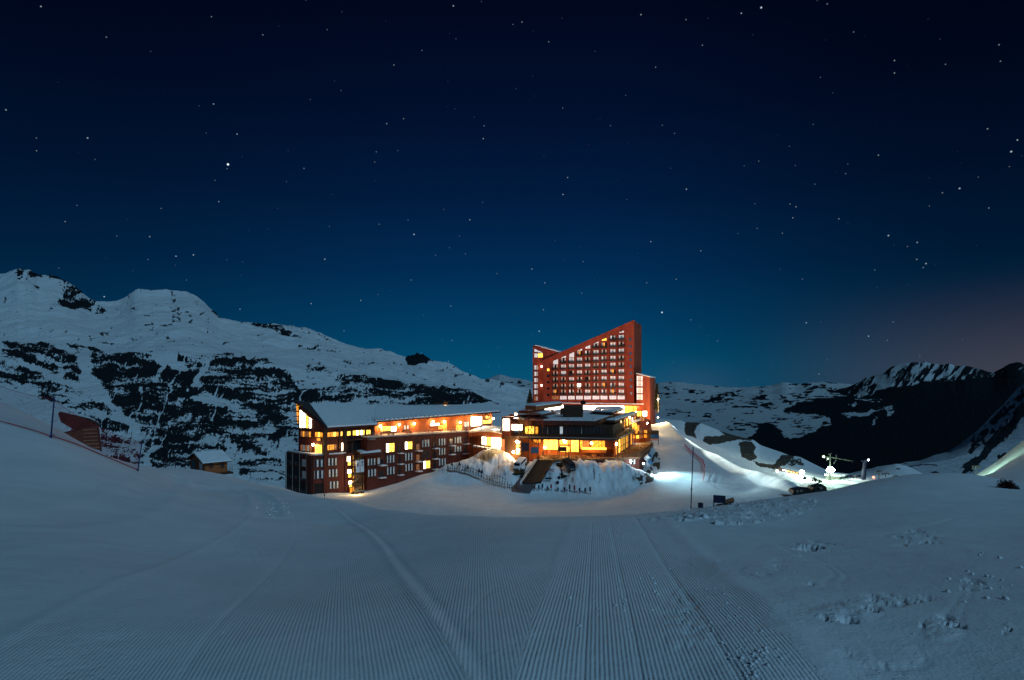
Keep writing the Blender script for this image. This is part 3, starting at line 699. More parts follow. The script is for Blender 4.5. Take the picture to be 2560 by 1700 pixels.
# ================================================================== the hotel tower
FT = Fac(1357, 265, 1585, 250)
zb = -12.0
tower = thing('hotel_tower', FT.pt(FT.len/2, zb, -8), 'tall red slope-roofed hotel tower with rows of balconies', 'hotel')
TD = 23.0
b = MB()
front = [FT.pt(FT.hit(1357), zb), FT.pt(FT.hit(1585), zb), FT.at(1585, 801), FT.at(1577, 803.5), FT.at(1357, 903)]
b.prism([front[0], front[1], front[2], front[4]], -FT.n*TD)
part(b, 'wall', tower, m_red)
b = MB()   # raised rim along the sloping roof edge, and fins between the bays
for o0, o1 in ((-.3, .5),):
    b.prism([FT.at(1356, 906, o1), FT.at(1586, 803.5, o1), FT.at(1586, 799.5, o1), FT.at(1356, 901, o1)], FT.n*(o0-o1))
part(b, 'parapet', tower, m_red)
cols = [465, 570, 675, 780, 885, 995, 1100, 1215, 1325]
rowsR = [1115, 1048, 963, 877, 790, 703, 615, 528, 440, 345, 258]
cpx = [1300+c/5.228 for c in cols]
def rowy(r, ci):     # row r (0 = bottom) at column ci, photo row
    yl = [1115,1048,972,888,806,722,642,562,480,392,305][r]; yr = [1112,1046,958,868,780,692,602,512,422,333,245][r]
    return 780+(yl+(yr-yl)*ci/8)/5.228
ztop = lambda px: FT.z(px, 903+(803.5-903)*(px-1357)/(1585-1357))
fins = MB()
fpx = [1300+c/5.228 for c in (415,518,622,728,832,940,1048,1158,1270,1385)]
for x in fpx:
    t = FT.hit(x); FT.box(fins, t-.16, t+.16, FT.z(x, 1006), ztop(x)-3.2, 0, .95)
part(fins, 'buttress', tower, m_red)
top = [5, 6, 6, 7, 8, 8, 9, 9, 10]   # highest storey of each column
rw = random.Random(11)
kinds = {
 'p': [m_cool, m_curt, m_cool], 'd': [m_curt, m_glass, m_curt], 'k': [m_glass, m_glass, m_curt], 'a': [m_curt, m_warm, m_glass],
 'w': [m_wht, m_wht, m_curt], 'c': [m_cool, m_cool, m_cool], 'h': [m_cool, m_glass, m_curt]}
bal = MB()
bal.box((0,-.72,0), (2.9,1.35,.14)); bal.box((0,-1.36,.52), (2.9,.05,.06)); bal.box((0,-1.36,1.02), (2.9,.07,.08))
for i in range(13): bal.box((-1.4+i*2.8/12, -1.36, .52), (.07,.05,1.0))
for sx in (-1.43, 1.43): bal.box((sx,-.7,1.0), (.06,1.3,.07)); bal.box((sx,-.7,.5), (.06,1.3,.05))
bal.box((0,-1.34,.42), (2.8,.03,.62))
bal_me = bal.mesh('balcony', [m_steel])
special = {(1,0):'a',(2,3):'w',(4,1):'c',(4,7):'a',(2,6):'a',(1,7):'a',(8,6):'a',(7,3):'a',(3,4):'k',(4,2):'k',(2,6):'a'}
for ci, x in enumerate(cpx):
    for r in range(0, top[ci]+1):
        y = rowy(r, ci)
        if r == 0:
            put_window(FT, tower, x, y+1, 'tb%d' % (ci > 0), 3.2, 1.7, 3, [m_cool]*3 if ci else [m_dimw]*3, off=.25, sill=False); continue
        if FT.z(x, y)+1.2 > ztop(x)-1.6: continue
        k = special.get((r, ci)) or rw.choice('ppddhhpd')
        w_ = put_window(FT, tower, x, y, 'tw'+k, 2.3, 2.25, 3, kinds[k], sill=False)
        inst('balcony', bal_me, tower, FT.at(x, y)+Vector((0,0,-1.15)), FT.rz)
    # slanted top light following the roof
    yt = rowy(top[ci], ci)
    xs = (x-5.5, x+6.5)
    lo = [FT.z(x, yt)+1.35]*2; hi = [min(FT.z(x, yt)+4.0, ztop(q)-2.0) for q in xs]
    if FT.z(x, yt)+1.2 > ztop(x)-1.6: lo = [FT.z(x, yt)-.9]*2
    lo2 = [min(l, h-.15) for l, h in zip(lo, hi)]
    if hi[1]-lo[1] > .5:
        s = MB(); t0, t1 = FT.hit(xs[0]), FT.hit(xs[1])
        s.prism([FT.pt(t0, lo2[0], .08), FT.pt(t1, lo[1], .08), FT.pt(t1, hi[1], .08), FT.pt(t0, hi[0], .08)], -FT.n*.1, 1 if ci != 6 else 2)
        s.bar(FT.pt(t0, hi[0], .1), FT.pt(t1, hi[1], .1), .1, .12, 0); s.bar(FT.pt(t1, lo[1], .1), FT.pt(t1, hi[1], .1), .1, .1, 0)
        s.bar(FT.pt((t0+t1)/2, lo[0], .1), FT.pt((t0+t1)/2, (hi[0]+hi[1])/2, .1), .08, .08, 0)
        part(s, 'slanted_window', tower, [m_wframe, m_cool, m_yel])
# porthole windows up the right edge
ph = MB(); ph.tube((0,.02,0), (0,-.08,0), .62, 0, 16); ph.tube((0,-.07,0), (0,-.1,0), .45, 1, 16); ph_me = ph.mesh('porthole', [m_steel, mat('blue_glass', (.02,.10,.22), .2, emit=(.02,.12,.30), es=.35, vary=.3)])
for i, yy in enumerate([360,450,540,625,712,800,885,972,1062]): inst('porthole', ph_me, tower, FT.at(1300+(1440+i*2)/5.228, 780+yy/5.228, 0), FT.rz)
sq = [m_yel, m_glass, m_glass, m_glass, m_glass]
for yy, mm in zip([755,835,918,1000,1085], sq): put_window(FT, tower, 1300+370/5.228, 780+yy/5.228, 'sq'+mm.name, 1.15, 1.15, 1, [mm], sill=False)
# left block with its own snowy shed roof
FL = Fac(1332, 268.5, 1362, 266.3)
b = MB()
FL2 = Fac(1332, 268.5, 1404, 263.5)
b.prism([FL2.pt(FL2.hit(1332), zb, 0), FL2.pt(FL2.hit(1404), zb, 0), FL2.at(1404, 884), FL2.at(1332, 863)], -FL2.n*14)
part(b, 'side_block', tower, m_red)
b = MB(); b.prism([FL2.at(1336, 863.5, .3), FL2.at(1404, 883, .3), FL2.at(1404, 880, .3), FL2.at(1340, 862, .3)], -FL2.n*14.5); part(b, 'roof_snow', tower, m_snow)
for yy in [725,808,890,970,1048,1130]: put_window(FL2, tower, 1300+212/5.228, 780+yy/5.228, 'lb' if yy < 1100 else 'lbd', 1.9, 2.0, 2, [m_cool, m_curt] if yy < 1100 else [m_dimw, m_curt], midrail=True)
s = MB()
def slant(fac, s, pts, mi, off=.1): s.prism([fac.at(x, y, off) for x, y in pts], -fac.n*.08, mi)
slant(FL2, s, [(1336,879.5),(1356,882),(1356,881),(1336,872)], 1); slant(FL2, s, [(1336,893.5),(1344,893.5),(1344,884),(1336,883.5)], 1); slant(FL2, s, [(1345,893.5),(1356.5,893.5),(1356.5,883),(1345,884)], 2)
s.bar(FL2.at(1336,882.5,.14), FL2.at(1357,883,.14), .12, .18, 0); s.bar(FL2.at(1344.5,872,.14), FL2.at(1344.5,894,.14), .12, .12, 0)
part(s, 'corner_window', tower, [m_wframe, m_cool, m_yel])
lb = MB(); lb.ball((0,-.35,0), .42, 0, 12); lb.box((0,-.1,0), (.12,.3,.12), 1); lb_me = lb.mesh('wall_lamp', [mat('globe_white', (1,1,1), .5, emit=(1,.88,.82), es=7, vary=0), m_steel])
for yy in (712, 960):
    q = FT.at(1300+286/5.228, 780+yy/5.228, .1)+Vector((0,-1.5,0)); inst('wall_lamp', lb_me, tower, FL2.at(1300+286/5.228, 780+yy/5.228, .1), FL2.rz)
    lamp('lamp_light', FL2.at(1300+286/5.228, 780+yy/5.228, 1.3), 90, (1,.7,.5), .3, parent=tower)
# right annex
FA = Fac(1591, 246, 1624, 244)
b = MB()
b.prism([FA.pt(FA.hit(1591), zb-6), FA.pt(FA.hit(1624), zb-6), FA.at(1624, 943), FA.at(1591, 934)], -FA.n*20)
part(b, 'annex', tower, m_red)
b = MB(); b.prism([FA.at(1590.5, 934.2, .35), FA.at(1625, 943.4, .35), FA.at(1625, 941.2, .35), FA.at(1590.5, 932.2, .35)], -FA.n*20.5); part(b, 'roof_snow', tower, m_snow)
for yy, h in ((865,2.1),(935,2.4),(1025,2.4),(1112,2.4)): put_window(FA, tower, 1300+1565/5.228, 780+yy/5.228, 'an%d' % (h*10), 2.6, h, 3, [m_cool, m_curt, m_cool], midrail=True)
# side stair slots of the tower
FS_ = Fac(1585, 250, 1603, 250+TD*.955)
s = MB()
for i in range(10):
    y = 840+i*15.5; s.prism([FS_.at(1594, y, .1), FS_.at(1596.5, y, .1), FS_.at(1596.5, y+7, .1), FS_.at(1594, y+7, .1)], -FS_.n*.1, 0)
part(s, 'stair_glazing', tower, [m_dimw])
s = MB(); s.tube(FT.pt(FT.len-1, FT.z(1580,803), -3), FT.pt(FT.len-1, FT.z(1580,803)+2.6, -3), .05); s.tube(FT.pt(FT.len-3, FT.z(1580,803), -6), FT.pt(FT.len-3, FT.z(1580,803)+2.0, -6), .04); s.tube(FT.pt(FT.len+.3, FT.z(1580,803)-1, -16), FT.pt(FT.len+.3, FT.z(1580,803)+2.2, -16), .06)
part(s, 'antenna', tower, m_steel)
# base: snow-covered ledge over a glazed, brightly lit entrance floor
s = MB(); t0, t1 = FT.hit(1330)-1, FT.hit(1612)
FT.box(s, t0+6, t1, FT.z(1480,1012), FT.z(1480,1008.2), -1, 7.0); part(s, 'canopy', tower, m_red)
s = MB(); FT.box(s, t0+6, t1, FT.z(1480,1008.1), FT.z(1480,1006.5), -.0, 7.1); part(s, 'canopy_snow', tower, m_snow)
zt, zl = FT.z(1480,1012.4), FT.z(1480,1030)
for i in range(12):
    a = t0+7+(t1-t0-8)*i/12; c_ = t0+7+(t1-t0-8)*(i+1)/12-.25
    s = MB(); FT.box(s, a, c_, zl, zt, .6, .7, 1); FT.box(s, c_, c_+.25, zl, zt, .5, .95, 0); FT.box(s, a, c_, zl+1.1, zl+1.2, .7, .8, 0)
    part(s, 'lobby_window', tower, [m_wframe, m_wht if i < 10 else m_yel])
s = MB(); FT.box(s, t0+6, t1+1, zl-6, zl-.05, -.5, 9.5); part(s, 'podium', tower, m_red2)
for i in range(6):
    lamp('canopy_light', FT.pt(t0+10+i*8.0, zt-.5, 4.5), 550, GOLD, .3, parent=tower)
# red facade is washed by two added floodlights on the restaurant roof
def floodlight(loc, aim, power, color, label, spot=95, group=None, lm=None, size=.9):
    t_ = thing('floodlight', loc, label, 'floodlight', group); d = (Vector(aim)-Vector(loc)).normalized()
    s = MB(); s.bar(Vector(loc), Vector(loc)+Vector((0,0,.9)), .12, .12); part(s, 'stand', t_, m_steel)
    a = d.cross(UP).normalized(); c = a.cross(d).normalized(); q = Vector(loc)+Vector((0,0,1.1))
    s = MB(); s.box(q, (size, .35, size*.7), 0, (a, d, c)); s.box(q+d*.2, (size*.86, .03, size*.55), 1, (a, d, c)); part(s, 'lamp_head', t_, [m_steel, lm or m_lampw])
    lamp('flood', q+d*.35, power, color, .3, spot, aim, parent=t_, blend=.8); return t_

# ================================================================== left wing
FW = Fac(813, 148, 1252, 190)          # main long wall (upper storeys)
FE = Fac(741, 153.5, 813, 148)         # end wall facing left
wing = thing('hotel_wing', FW.pt(10, -27, -5), 'long low red hotel wing with snow covered roof and terrace', 'hotel')
tE, tC = FW.hit(1252), 0.0
depthW = 13.5
base = -30
sd = lambda t, z, off: FW.pt(t, z, off)
zE0 = FW.z(813, 1070); zs = FW.z(936, 1061.5); zs2 = FW.z(938, 1054); zE1 = FW.z(1252, 1029)
ts = FW.hit(937)
b = MB()  # main body
t_r = FW.hit(1180)
FW.box(b, 0, ts, base, zE0-.2, -depthW, 0)
FW.box(b, ts, t_r, base, zs-.3, -depthW, -3.5)
part(b, 'wall', wing, m_red2)
b = MB()  # upper storey wall behind the terrace, up to the eave
nseg = 10
te2 = FW.hit(1243)
b.prism([FW.pt(ts, FW.z(960,1096), -2.5), FW.pt(te2, FW.z(1240,1092), -2.5), FW.pt(te2, zE1-.5, -2.5), FW.pt(ts, zs2-.4, -2.5)], -FW.n*(depthW-2.5))
part(b, 'upper_wall', wing, m_red3)
# roof: high at the back, low at the front
def roofpt(px, py, d): return P(px, py, d)
back = [roofpt(733,1004,163), roofpt(773,1011,164), roofpt(900,1013,175), roofpt(1067,1019,193), roofpt(1150,1013,199), roofpt(1235,1007,206)]
fr1 = [FW.at(813,1069,.9), FW.at(941,1061.2,.9)]; fr2 = [FW.at(938,1054,-.6), FW.at(1254,1029,-.6)]
b = MB()
bk = [P(756,1004.5,160), P(773,1011,164), P(840,1012,170), P(941,1015,178.5)]
top1 = [fr1[0], fr1[1], bk[3], bk[2], bk[1]]
b.prism([p-Vector((0,0,.35)) for p in top1], Vector((0,0,.33)), 0)
top2 = [fr2[0]-FW.n*.0, fr2[1], P(1237,1008,205), P(1150,1014,199), P(1067,1020,192), P(936,1015.5,178)]
b.prism([p-Vector((0,0,.35)) for p in top2], Vector((0,0,.33)), 0)
part(b, 'roof', wing, m_fascia)
b = MB()
ins = lambda pts, k: [p+((sum(pts, Vector())/len(pts))-p).normalized()*k for p in pts]
b.prism(ins(top1, .25), Vector((0,0,.38))); b.prism([p+Vector((0,0,.01)) for p in ins(top2, .25)], Vector((0,0,.36)))
part(b, 'roof_snow', wing, m_snow)
# dark bare strip at the raised left edge, down the slope to the corner
b = MB(); w0 = P(735,1003,158); b.prism([w0, P(773,1010,164.5), P(812,1064,150), FW.at(814,1070,1.1)], Vector((0,0,.45)));  b.prism([w0, FW.at(814,1070,1.1), FW.at(814,1076,1.0), P(735.5,1007,157.8)], Vector((.1,.5,0)))
part(b, 'verge', wing, m_roofd)
# end wall (sloping top)
b = MB(); b.prism([FE.pt(FE.hit(746), base), FE.pt(FE.len, base), FE.at(813,1072), FE.at(746,1016)], -FE.n*1.0); part(b, 'end_wall', wing, m_red2)
# open timber balcony stack at the far left
b = MB(); FB = Fac(733, 156.5, 750, 154.5)
for y in (1012,1028,1040,1052,1060): FB.pbox(b, 733+(y-1010)*.05, 748, y, y+2.2, -1, .1)
part(b, 'lit_balcony', wing, m_red3)
b = MB(); FB.poly(b, [(734,1010),(747,1020),(747,1060),(737,1058)], -.9, -.75); part(b, 'lit_recess', wing, m_warm)
# round dots of the snow guards
b = MB()
rg = random.Random(5)
for (x0, y0, n, dx) in [(783,1036,10,11),(800,1044,11,11.5),(800,1052,14,12),(930,1046,22,11),(938,1050,9,12)]:
    for i in range(n):
        x = x0+i*dx; y = y0-(x-x0)*.012-(4*(x > 1000))
        # ray to the roof plane
        p0, n0 = (fr1[0]+Vector((0,0,.40)), (fr1[1]-fr1[0]).cross(bk[3]-fr1[0])) if x < 936 else (fr2[0]+Vector((0,0,.40)), (fr2[1]-fr2[0]).cross(P(1150,1014,199)-fr2[0]))
        dirv = P(x, y, 1)-Vector((0,0,CZ)); dn = dirv.dot(n0)
        if abs(dn) < 1e-6: continue
        d_ = (p0-Vector((0,0,CZ))).dot(n0)/dn; q = Vector((0,0,CZ))+dirv*d_; b = MB(); b.box(q+Vector((0,0,.06)), (.28,.26,.26)); part(b, 'snow_guard', wing, m_steel)
# ---- end wall windows
s = MB(); slant(FE, s, [(750.5,1069),(757,1069),(757,1030),(750.5,1025)], 1); slant(FE, s, [(758.5,1069),(765.5,1069),(765.5,1037),(758.5,1031)], 1); slant(FE, s, [(766.5,1070),(772.5,1070),(772.5,1043),(766.5,1038)], 2); slant(FE, s, [(773.5,1070),(780.5,1070),(780.5,1049),(773.5,1043.5)], 1)
for x, y0 in ((750,1024),(757.7,1030),(766,1037.5),(773,1043),(781,1049)): s.bar(FE.at(x,1070.5,.2), FE.at(x,y0,.2), .16, .16, 0)
s.bar(FE.at(749.5,1070.5,.2), FE.at(781.5,1071,.2), .18, .18, 0)
for y in (1045,1056): s.bar(FE.at(751,y,.2), FE.at(780,y+3,.2), .07, .07, 0)
part(s, 'gable_window', wing, [m_wframe, m_wht, m_yel])
def pwin(fac, parent, px0, px1, py0, py1, mats, off=0, name='window', lights=None, **k):
    w = abs(fac.hit(px1)-fac.hit(px0)); pm = (px0+px1)/2; h = abs(fac.z(pm, py0)-fac.z(pm, py1)); n = lights or len(mats)
    ml = (mats*n)[:n]; b_ = window_mesh(name, w, h, n, ml, **k)
    return inst(name, b_, parent, fac.at(pm, (py0+py1)/2, off+.02), fac.rz)
pwin(FE, wing, 752, 778, 1078, 1092, [m_dimw, m_warm, m_dimw, m_dimw, m_warm])
pwin(FE, wing, 752, 780, 1112, 1128, [m_dimw, m_curt, m_dimw, m_curt, m_dimw])
pwin(FE, wing, 788, 808, 1080, 1093, [m_warm, m_yel, m_warm])
pwin(FE, wing, 788, 806, 1111, 1133, [m_yel, m_yel, m_yel, m_yel])
pwin(FE, wing, 792, 802, 1095, 1102, [m_warm])
# ---- front wall above the lower block
pwin(FW, wing, 817, 848, 1080, 1092, [m_warm, m_warm, m_yel, m_warm]); pwin(FW, wing, 851, 856, 1078.5, 1090, [m_yel])
pwin(FW, wing, 867, 876, 1078, 1089, [m_yel]); pwin(FW, wing, 880.5, 911, 1075.5, 1088, [m_yel, m_yel, m_wht, m_yel, m_wht, m_yel]); pwin(FW, wing, 915, 926, 1074.5, 1086, [m_yel, m_yel])
pwin(FW, wing, 818, 841, 1111, 1125, [m_warm, m_warm, m_warm, m_dimw]); pwin(FW, wing, 853, 857.5, 1107, 1127, [m_wht])
# timber spandrels and pilasters
for x0, x1 in ((808.5,816.5),(857,866),(845.5,850),(876.5,880.2),(926.5,931)): b = MB(); FW.pbox(b, x0, x1, 1072, 1150, 0, .45); part(b, 'pilaster', wing, m_brown)
b = MB(); FW.pbox(b, 866, 931, 1097, 1099, 0, 1.6); FW.pbox(b, 872, 925, 1100, 1126, .0, .15, 1); part(b, 'loggia', wing, [m_brown, mat('recess_shade_panel', (.01,.01,.012), .3, vary=.2)])  # flat dark panel paints the shade inside the loggia
# ---- lower left block, three storeys, balcony recesses as dark shade panels
FBL = Fac(716, 156, 782, 146.5); FBR = Fac(782, 146.5, 935, 154.0)
zt_ = FBR.z(860,1135)
poly = [FBL.pt(0,0), FBL.pt(FBL.len,0), FBR.pt(FBR.hit(868),0), FBR.pt(FBR.hit(868),0,-6), FE.pt(FE.hit(752),0,-4)]
b = MB(); b.prism([Vector((p.x,p.y,base)) for p in poly], Vector((0,0,zt_-base))); part(b, 'lower_block', wing, m_red2)
b = MB(); b.prism([Vector((p.x,p.y,zt_+.02)) for p in ins([Vector((p.x,p.y,0)) for p in poly], .4)], Vector((0,0,.35))); part(b, 'terrace_snow', wing, m_snow)
m_shade = mat('opening_shade', (.008,.006,.006), .5, vary=.3)  # shallow dark panels; the recess shade is put into their colour
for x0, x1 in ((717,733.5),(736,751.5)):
    for y0, y1 in ((1137,1165),(1171,1199),(1203,1228)): b = MB(); FBL.pbox(b, x0, x1, y0-(783-x1)*.03, y1-(783-x1)*.05, .02, .12); part(b, 'balcony_shade_panel', wing, m_shade)
b = MB(); FBL.pbox(b, 753, 768, 1207, 1232, .02, .12); part(b, 'balcony_shade_panel', wing, m_shade)
b = MB(); FBR.pbox(b, 785, 808, 1208, 1234, .02, .12); part(b, 'balcony_shade_panel', wing, m_shade)
b = MB()
for y in (1164.5,1199.5,1230): railing(FBL, b, FBL.hit(717), FBL.hit(769), FBL.z(745,y), .3, h=1.0, step=2.6, bars=2)
for x in (716.5,734.5,752,769): b.bar(FBL.at(x,1133,.35), FBL.at(x,1231,.35), .14, .14)
part(b, 'balcony_railing', wing, m_pale)
b = MB()
for x0, x1 in ((771,782),(781.5,785),): (FBL if x1 <= 782 else FBR).pbox(b, x0, x1, 1138, 1236, 0, .5)
FBR.pbox(b, 808.5, 817, 1138, 1234, 0, .45)
part(b, 'corner_pier', wing, m_red2)
for (x0,x1,y0,y1) in ((756,767,1148,1167),(756,767,1177,1197)): pwin(FBL, wing, x0, x1, y0, y1, [m_curt])
for r_, (y0, y1) in enumerate(((1149,1167.5),(1176,1196.5))): pwin(FBR, wing, 780+r_+1, 807+r_, y0, y1, [m_curt, m_glass, m_curt, m_glass, m_curt], midrail=True)
for x0, (y0, y1) in ((820.5,(1145,1164)),(822,(1173,1192)),(824.5,(1203,1221))): pwin(FBR, wing, x0, x0+21.5, y0, y1, [m_curt, m_glass, m_curt, m_glass, m_curt], midrail=True)
# stair tower of glass with outside steel stair
for (x0,x1,y0,y1,mm) in ((866,875,1140,1153,m_wht),(868,876,1154,1163,m_yel),(867,877,1172.5,1183,m_wht),(869,877,1184,1193,m_yel),(870,879,1201,1210,m_wht),(871.5,879,1211,1217,m_yel),(873,880,1218,1232,m_warm)):
    pwin(FBR, wing, x0, x1, y0, y1, [mm], off=.5, name='stair_window', sill=False)
b = MB(); FBR.pbox(b, 862, 881, 1133, 1236, -2, .45); part(b, 'stair_tower', wing, m_red2)
b = MB(); FBR.pbox(b, 881, 935, 1137, 1236, -7, -2.2)
part(b, 'recessed_wall', wing, m_red2)
b = MB()
for i, y in enumerate((1140,1156,1172,1188,1204,1220)): FBR.pbox(b, 882+i*.3, 888+i*.3, y, y+11, -2.3, -2.05)
part(b, 'stairwell_light', wing, m_warm)
b = MB(); FST = Fac(880, 147.5, 908, 149.5)
for x in (881.5,887,893,899,905): b.bar(FST.at(x,1136,.6), FST.at(x+2,1238,.6), .14, .14)
for i, (y0, y1) in enumerate(((1138,1160),(1162,1185),(1187,1208),(1209,1232))):
    FST.pbox(b, 881, 907, y1-1, y1+1.2, -.8, .7)
    b.bar(FST.at(882,y1,.2), FST.at(905,y0,.2), .9, .12); b.bar(FST.at(882,y1-7,.7), FST.at(905,y0-7,.7), .07, .07); b.bar(FST.at(905,y1,.7), FST.at(882,y0+6,.7), .07, .07)
    for yy in (y1-4, y1-8): b.bar(FST.at(881,yy,.7), FST.at(907,yy,.7), .05, .05)
part(b, 'fire_stair', wing, m_steel)
lamp('stair_light', FST.at(880,1158,1.5), 330, GOLD, .3, parent=wing); lamp('stair_light', FST.at(884,1226,1.8), 500, GOLD, .3, parent=wing); lamp('stair_light', FST.at(880,1192,1.4), 240, GOLD, .3, parent=wing)
# small snowy porch roof
b = MB(); FBR.pbox(b, 893, 952, 1132, 1138, -3.5, 1.2); part(b, 'porch', wing, m_red2)
b = MB(); b.prism([FBR.at(896,1131.5,-3.3), FBR.at(900,1133.5,1.0), FBR.at(950,1128.5,1.0), FBR.at(948,1127,-3.0)], Vector((0,0,.45))); part(b, 'porch_snow', wing, m_snow)
# ---- lower right block with the roof terrace
FD = Fac(918, 152.5, 1172, 178.5)
zT = lambda px: FD.z(px, 1096-(px-930)*.085)
b = MB(); ta, tb = FD.hit(918), FD.hit(1172)
zt0 = FD.z(930,1094); zt1 = FD.z(1170,1079)
b.prism([FD.pt(ta, base), FD.pt(tb, base), FD.pt(tb, zt1), FD.pt(ta, zt0)], -FD.n*9); part(b, 'terrace_block', wing, m_red2)
b = MB(); b.prism([FD.pt(ta, zt0+.02, .5), FD.pt(tb, zt1+.02, .5), FD.pt(tb, zt1+.3, .5), FD.pt(ta, zt0+.3, .5)], -FD.n*9.5); part(b, 'terrace_deck', wing, mat('icy_deck', (.45,.42,.40), .7, vary=.25, scale=.7, bump=.05))
b = MB()
for i in range(22):
    k = i/22; k2 = (i+1)/22; a = FD.pt(ta+(tb-ta)*k, zt0+(zt1-zt0)*k+.3, .35); c_ = FD.pt(ta+(tb-ta)*k2, zt0+(zt1-zt0)*k2+.3, .35)
    b.bar(a, a+UP*1.05, .06, .06)
    for h in (.4,.72,1.05): b.bar(a+UP*h, c_+UP*h, .04, .04)
part(b, 'terrace_railing', wing, m_pale)
s = MB(); FD.pbox(s, 917, 933, 1096, 1099, 0, 1.2); part(s, 'landing', wing, m_pale)
cols_ = [(919,938,1146,1163,'d'),(919.5,939.5,1173,1191,'d'),(943,949.5,1144,1160,'n'),
 (965,986,1108,1130,'y'),(966,985.5,1138,1157,'d'),(967,986,1167,1186,'d'),
 (1012,1030.5,1104,1123,'y'),(1012.5,1030.5,1132,1151,'d'),(1013,1031,1159,1177,'d'),
 (1055,1073,1099,1117,'d'),(1055,1073,1126,1144,'k'),(1058,1075,1152,1171,'y'),
 (1096.5,1113,1096,1113,'d'),(1097,1113,1120,1137,'d'),(1097,1114,1146,1163,'d'),
 (1136,1153,1092,1108,'d'),(1136,1153,1115,1129,'d')]
for (x0,x1,y0,y1,k) in cols_:
    ms = {'d':[m_curt,m_glass,m_curt,m_glass,m_curt],'y':[m_wht,m_yel,m_yel],'k':[m_glass,m_glass,m_glass,m_glass],'n':[m_curt]}[k]
    pwin(FD, wing, x0, x1, y0, y1, ms, midrail=(k == 'd'))
# balconies between the window bays, hung on steel posts
for (x0, x1, ys) in ((944,961,(1166,1194)),(993,1005,(1133,1160,1187)),(1038,1051,(1127,1154,1178)),(1080,1094,(1121,1147,1173)),(1121,1134,(1114,1136)),(1156,1170,(1110,1134))):
    s = MB()
    for y in ys[1:] if x0 == 944 else ys: 
        FD.pbox(s, x0, x1, y-1.2, y+.6, 0, 1.3, 1)
        for yy in (y-4.5, y-9): s.bar(FD.at(x0,yy,1.3), FD.at(x1,yy,1.3), .05, .05, 0)
    for x in (x0, x1): s.bar(FD.at(x, ys[0]-38, 1.3), FD.at(x, ys[-1]+2, 1.3), .10, .10, 0)
    part(s, 'balcony', wing, [m_steel, m_snow])
    s = MB()
    for y in ys: FD.pbox(s, x0+3, x1-3, y-17, y-1.5, .02, .07)
    part(s, 'balcony_door', wing, m_glass if x0 not in (1038,) else m_dimw)
s = MB(); FD.pbox(s, 944, 959, 1161.5, 1163.5, 0, 2.0); part(s, 'door_canopy', wing, m_snow)
# tall scaffold-like corner posts
s = MB()
for x in (1158,1168,1172):
    s.bar(FD.at(x,1068,1.6), FD.at(x,1142,1.6), .13, .13)
for y in (1080,1110,1134): s.bar(FD.at(1158,y,1.6), FD.at(1172,y-1,1.6), .12, .12)
part(s, 'steel_frame', wing, m_steel)
# lit upper storey behind the terrace
o_ = -2.5
for (x0,x1,y0,y1,ms) in ((934,946.5,1069,1083,[m_wht,m_yel]),(962,988,1066.5,1079,[m_yel,m_yel,m_yel]),(988.5,1002,1066.5,1080,[m_wht,m_wht]),(1018,1033,1064,1075,[m_dimw,m_cool,m_dimw,m_cool]),
                         (1087,1110,1059,1065.5,[m_wht]),(1171,1184,1055,1068,[m_curt,m_cool,m_curt,m_cool]),(1189,1217,1042,1066,[m_wht,m_wht,m_wht]),(1219,1240,1051,1060,[m_yel,m_yel]),(1220,1238,1040,1047,[m_dimw,m_yel,m_dimw])):
    pwin(FW, wing, x0, x1, y0, y1, ms, off=o_)
for x0, x1, y0, y1 in ((1108,1119,1064,1074),(1120,1129,1058,1078),(1152,1167,1065,1076)): s = MB(); FW.pbox(s, x0, x1, y0, y1, o_+.02, o_+.12); part(s, 'lit_door', wing, m_warm)
wl = MB(); wl.ball((0,-.55,0), .30, 0, 10); wl.box((0,-.25,.1), (.1,.5,.1), 1); wl_me = wl.mesh('wall_lamp', [m_lampw, m_steel])
for (x, y, pw) in ((960,1066,520),(1008,1062,400),(1045,1060,480),(1092,1055,420),(1121,1055,520),(1160,1057,480),(1243,1047,420),(1196,1045,900)):
    inst('wall_lamp', wl_me, wing, FW.at(x, y, o_), FW.rz); lamp('wall_light', FW.at(x, y+1.5, o_+1.2), pw*1.35, WARM if x < 1190 else GOLD, .25, parent=wing)
inst('wall_lamp', wl_me, wing, FE.at(789.5, 1111, .4), FE.rz); lamp('wall_light', FE.at(790, 1113, 1.4), 120, WARM, .2, parent=wing)
lamp('wall_light', FW.at(848, 1116, 1.2), 60, WARM, .2, parent=wing); lamp('wall_light', FB.at(741,1035,-.3), 60, WARM, .2, parent=wing)
# chimneys
for (x0,x1,y0,y1,d,mm) in ((1110,1119,1005,1026,197,m_red3),(1161.5,1166.5,1001,1019,202,m_brown),(1087,1109,1003,1024,203,m_roofd),(1067,1090,1012,1020,201,m_roofd)):
    s = MB(); w = (x1-x0)/FPX*d; c0 = P((x0+x1)/2, y1+4, d); c1_ = P((x0+x1)/2, y0, d); h = c1_.z-c0.z
    s.box(((c0.x), d, (c0.z+c1_.z)/2), (w, w*1.2, h), 0); s.box((c0.x, d, c1_.z+.1), (w*1.2, w*1.4, .25), 1)
    part(s, 'chimney', wing, [mm, m_steel])
lamp('roof_light', P(1114,1012,193.5), 60, WARM, .2, parent=wing)
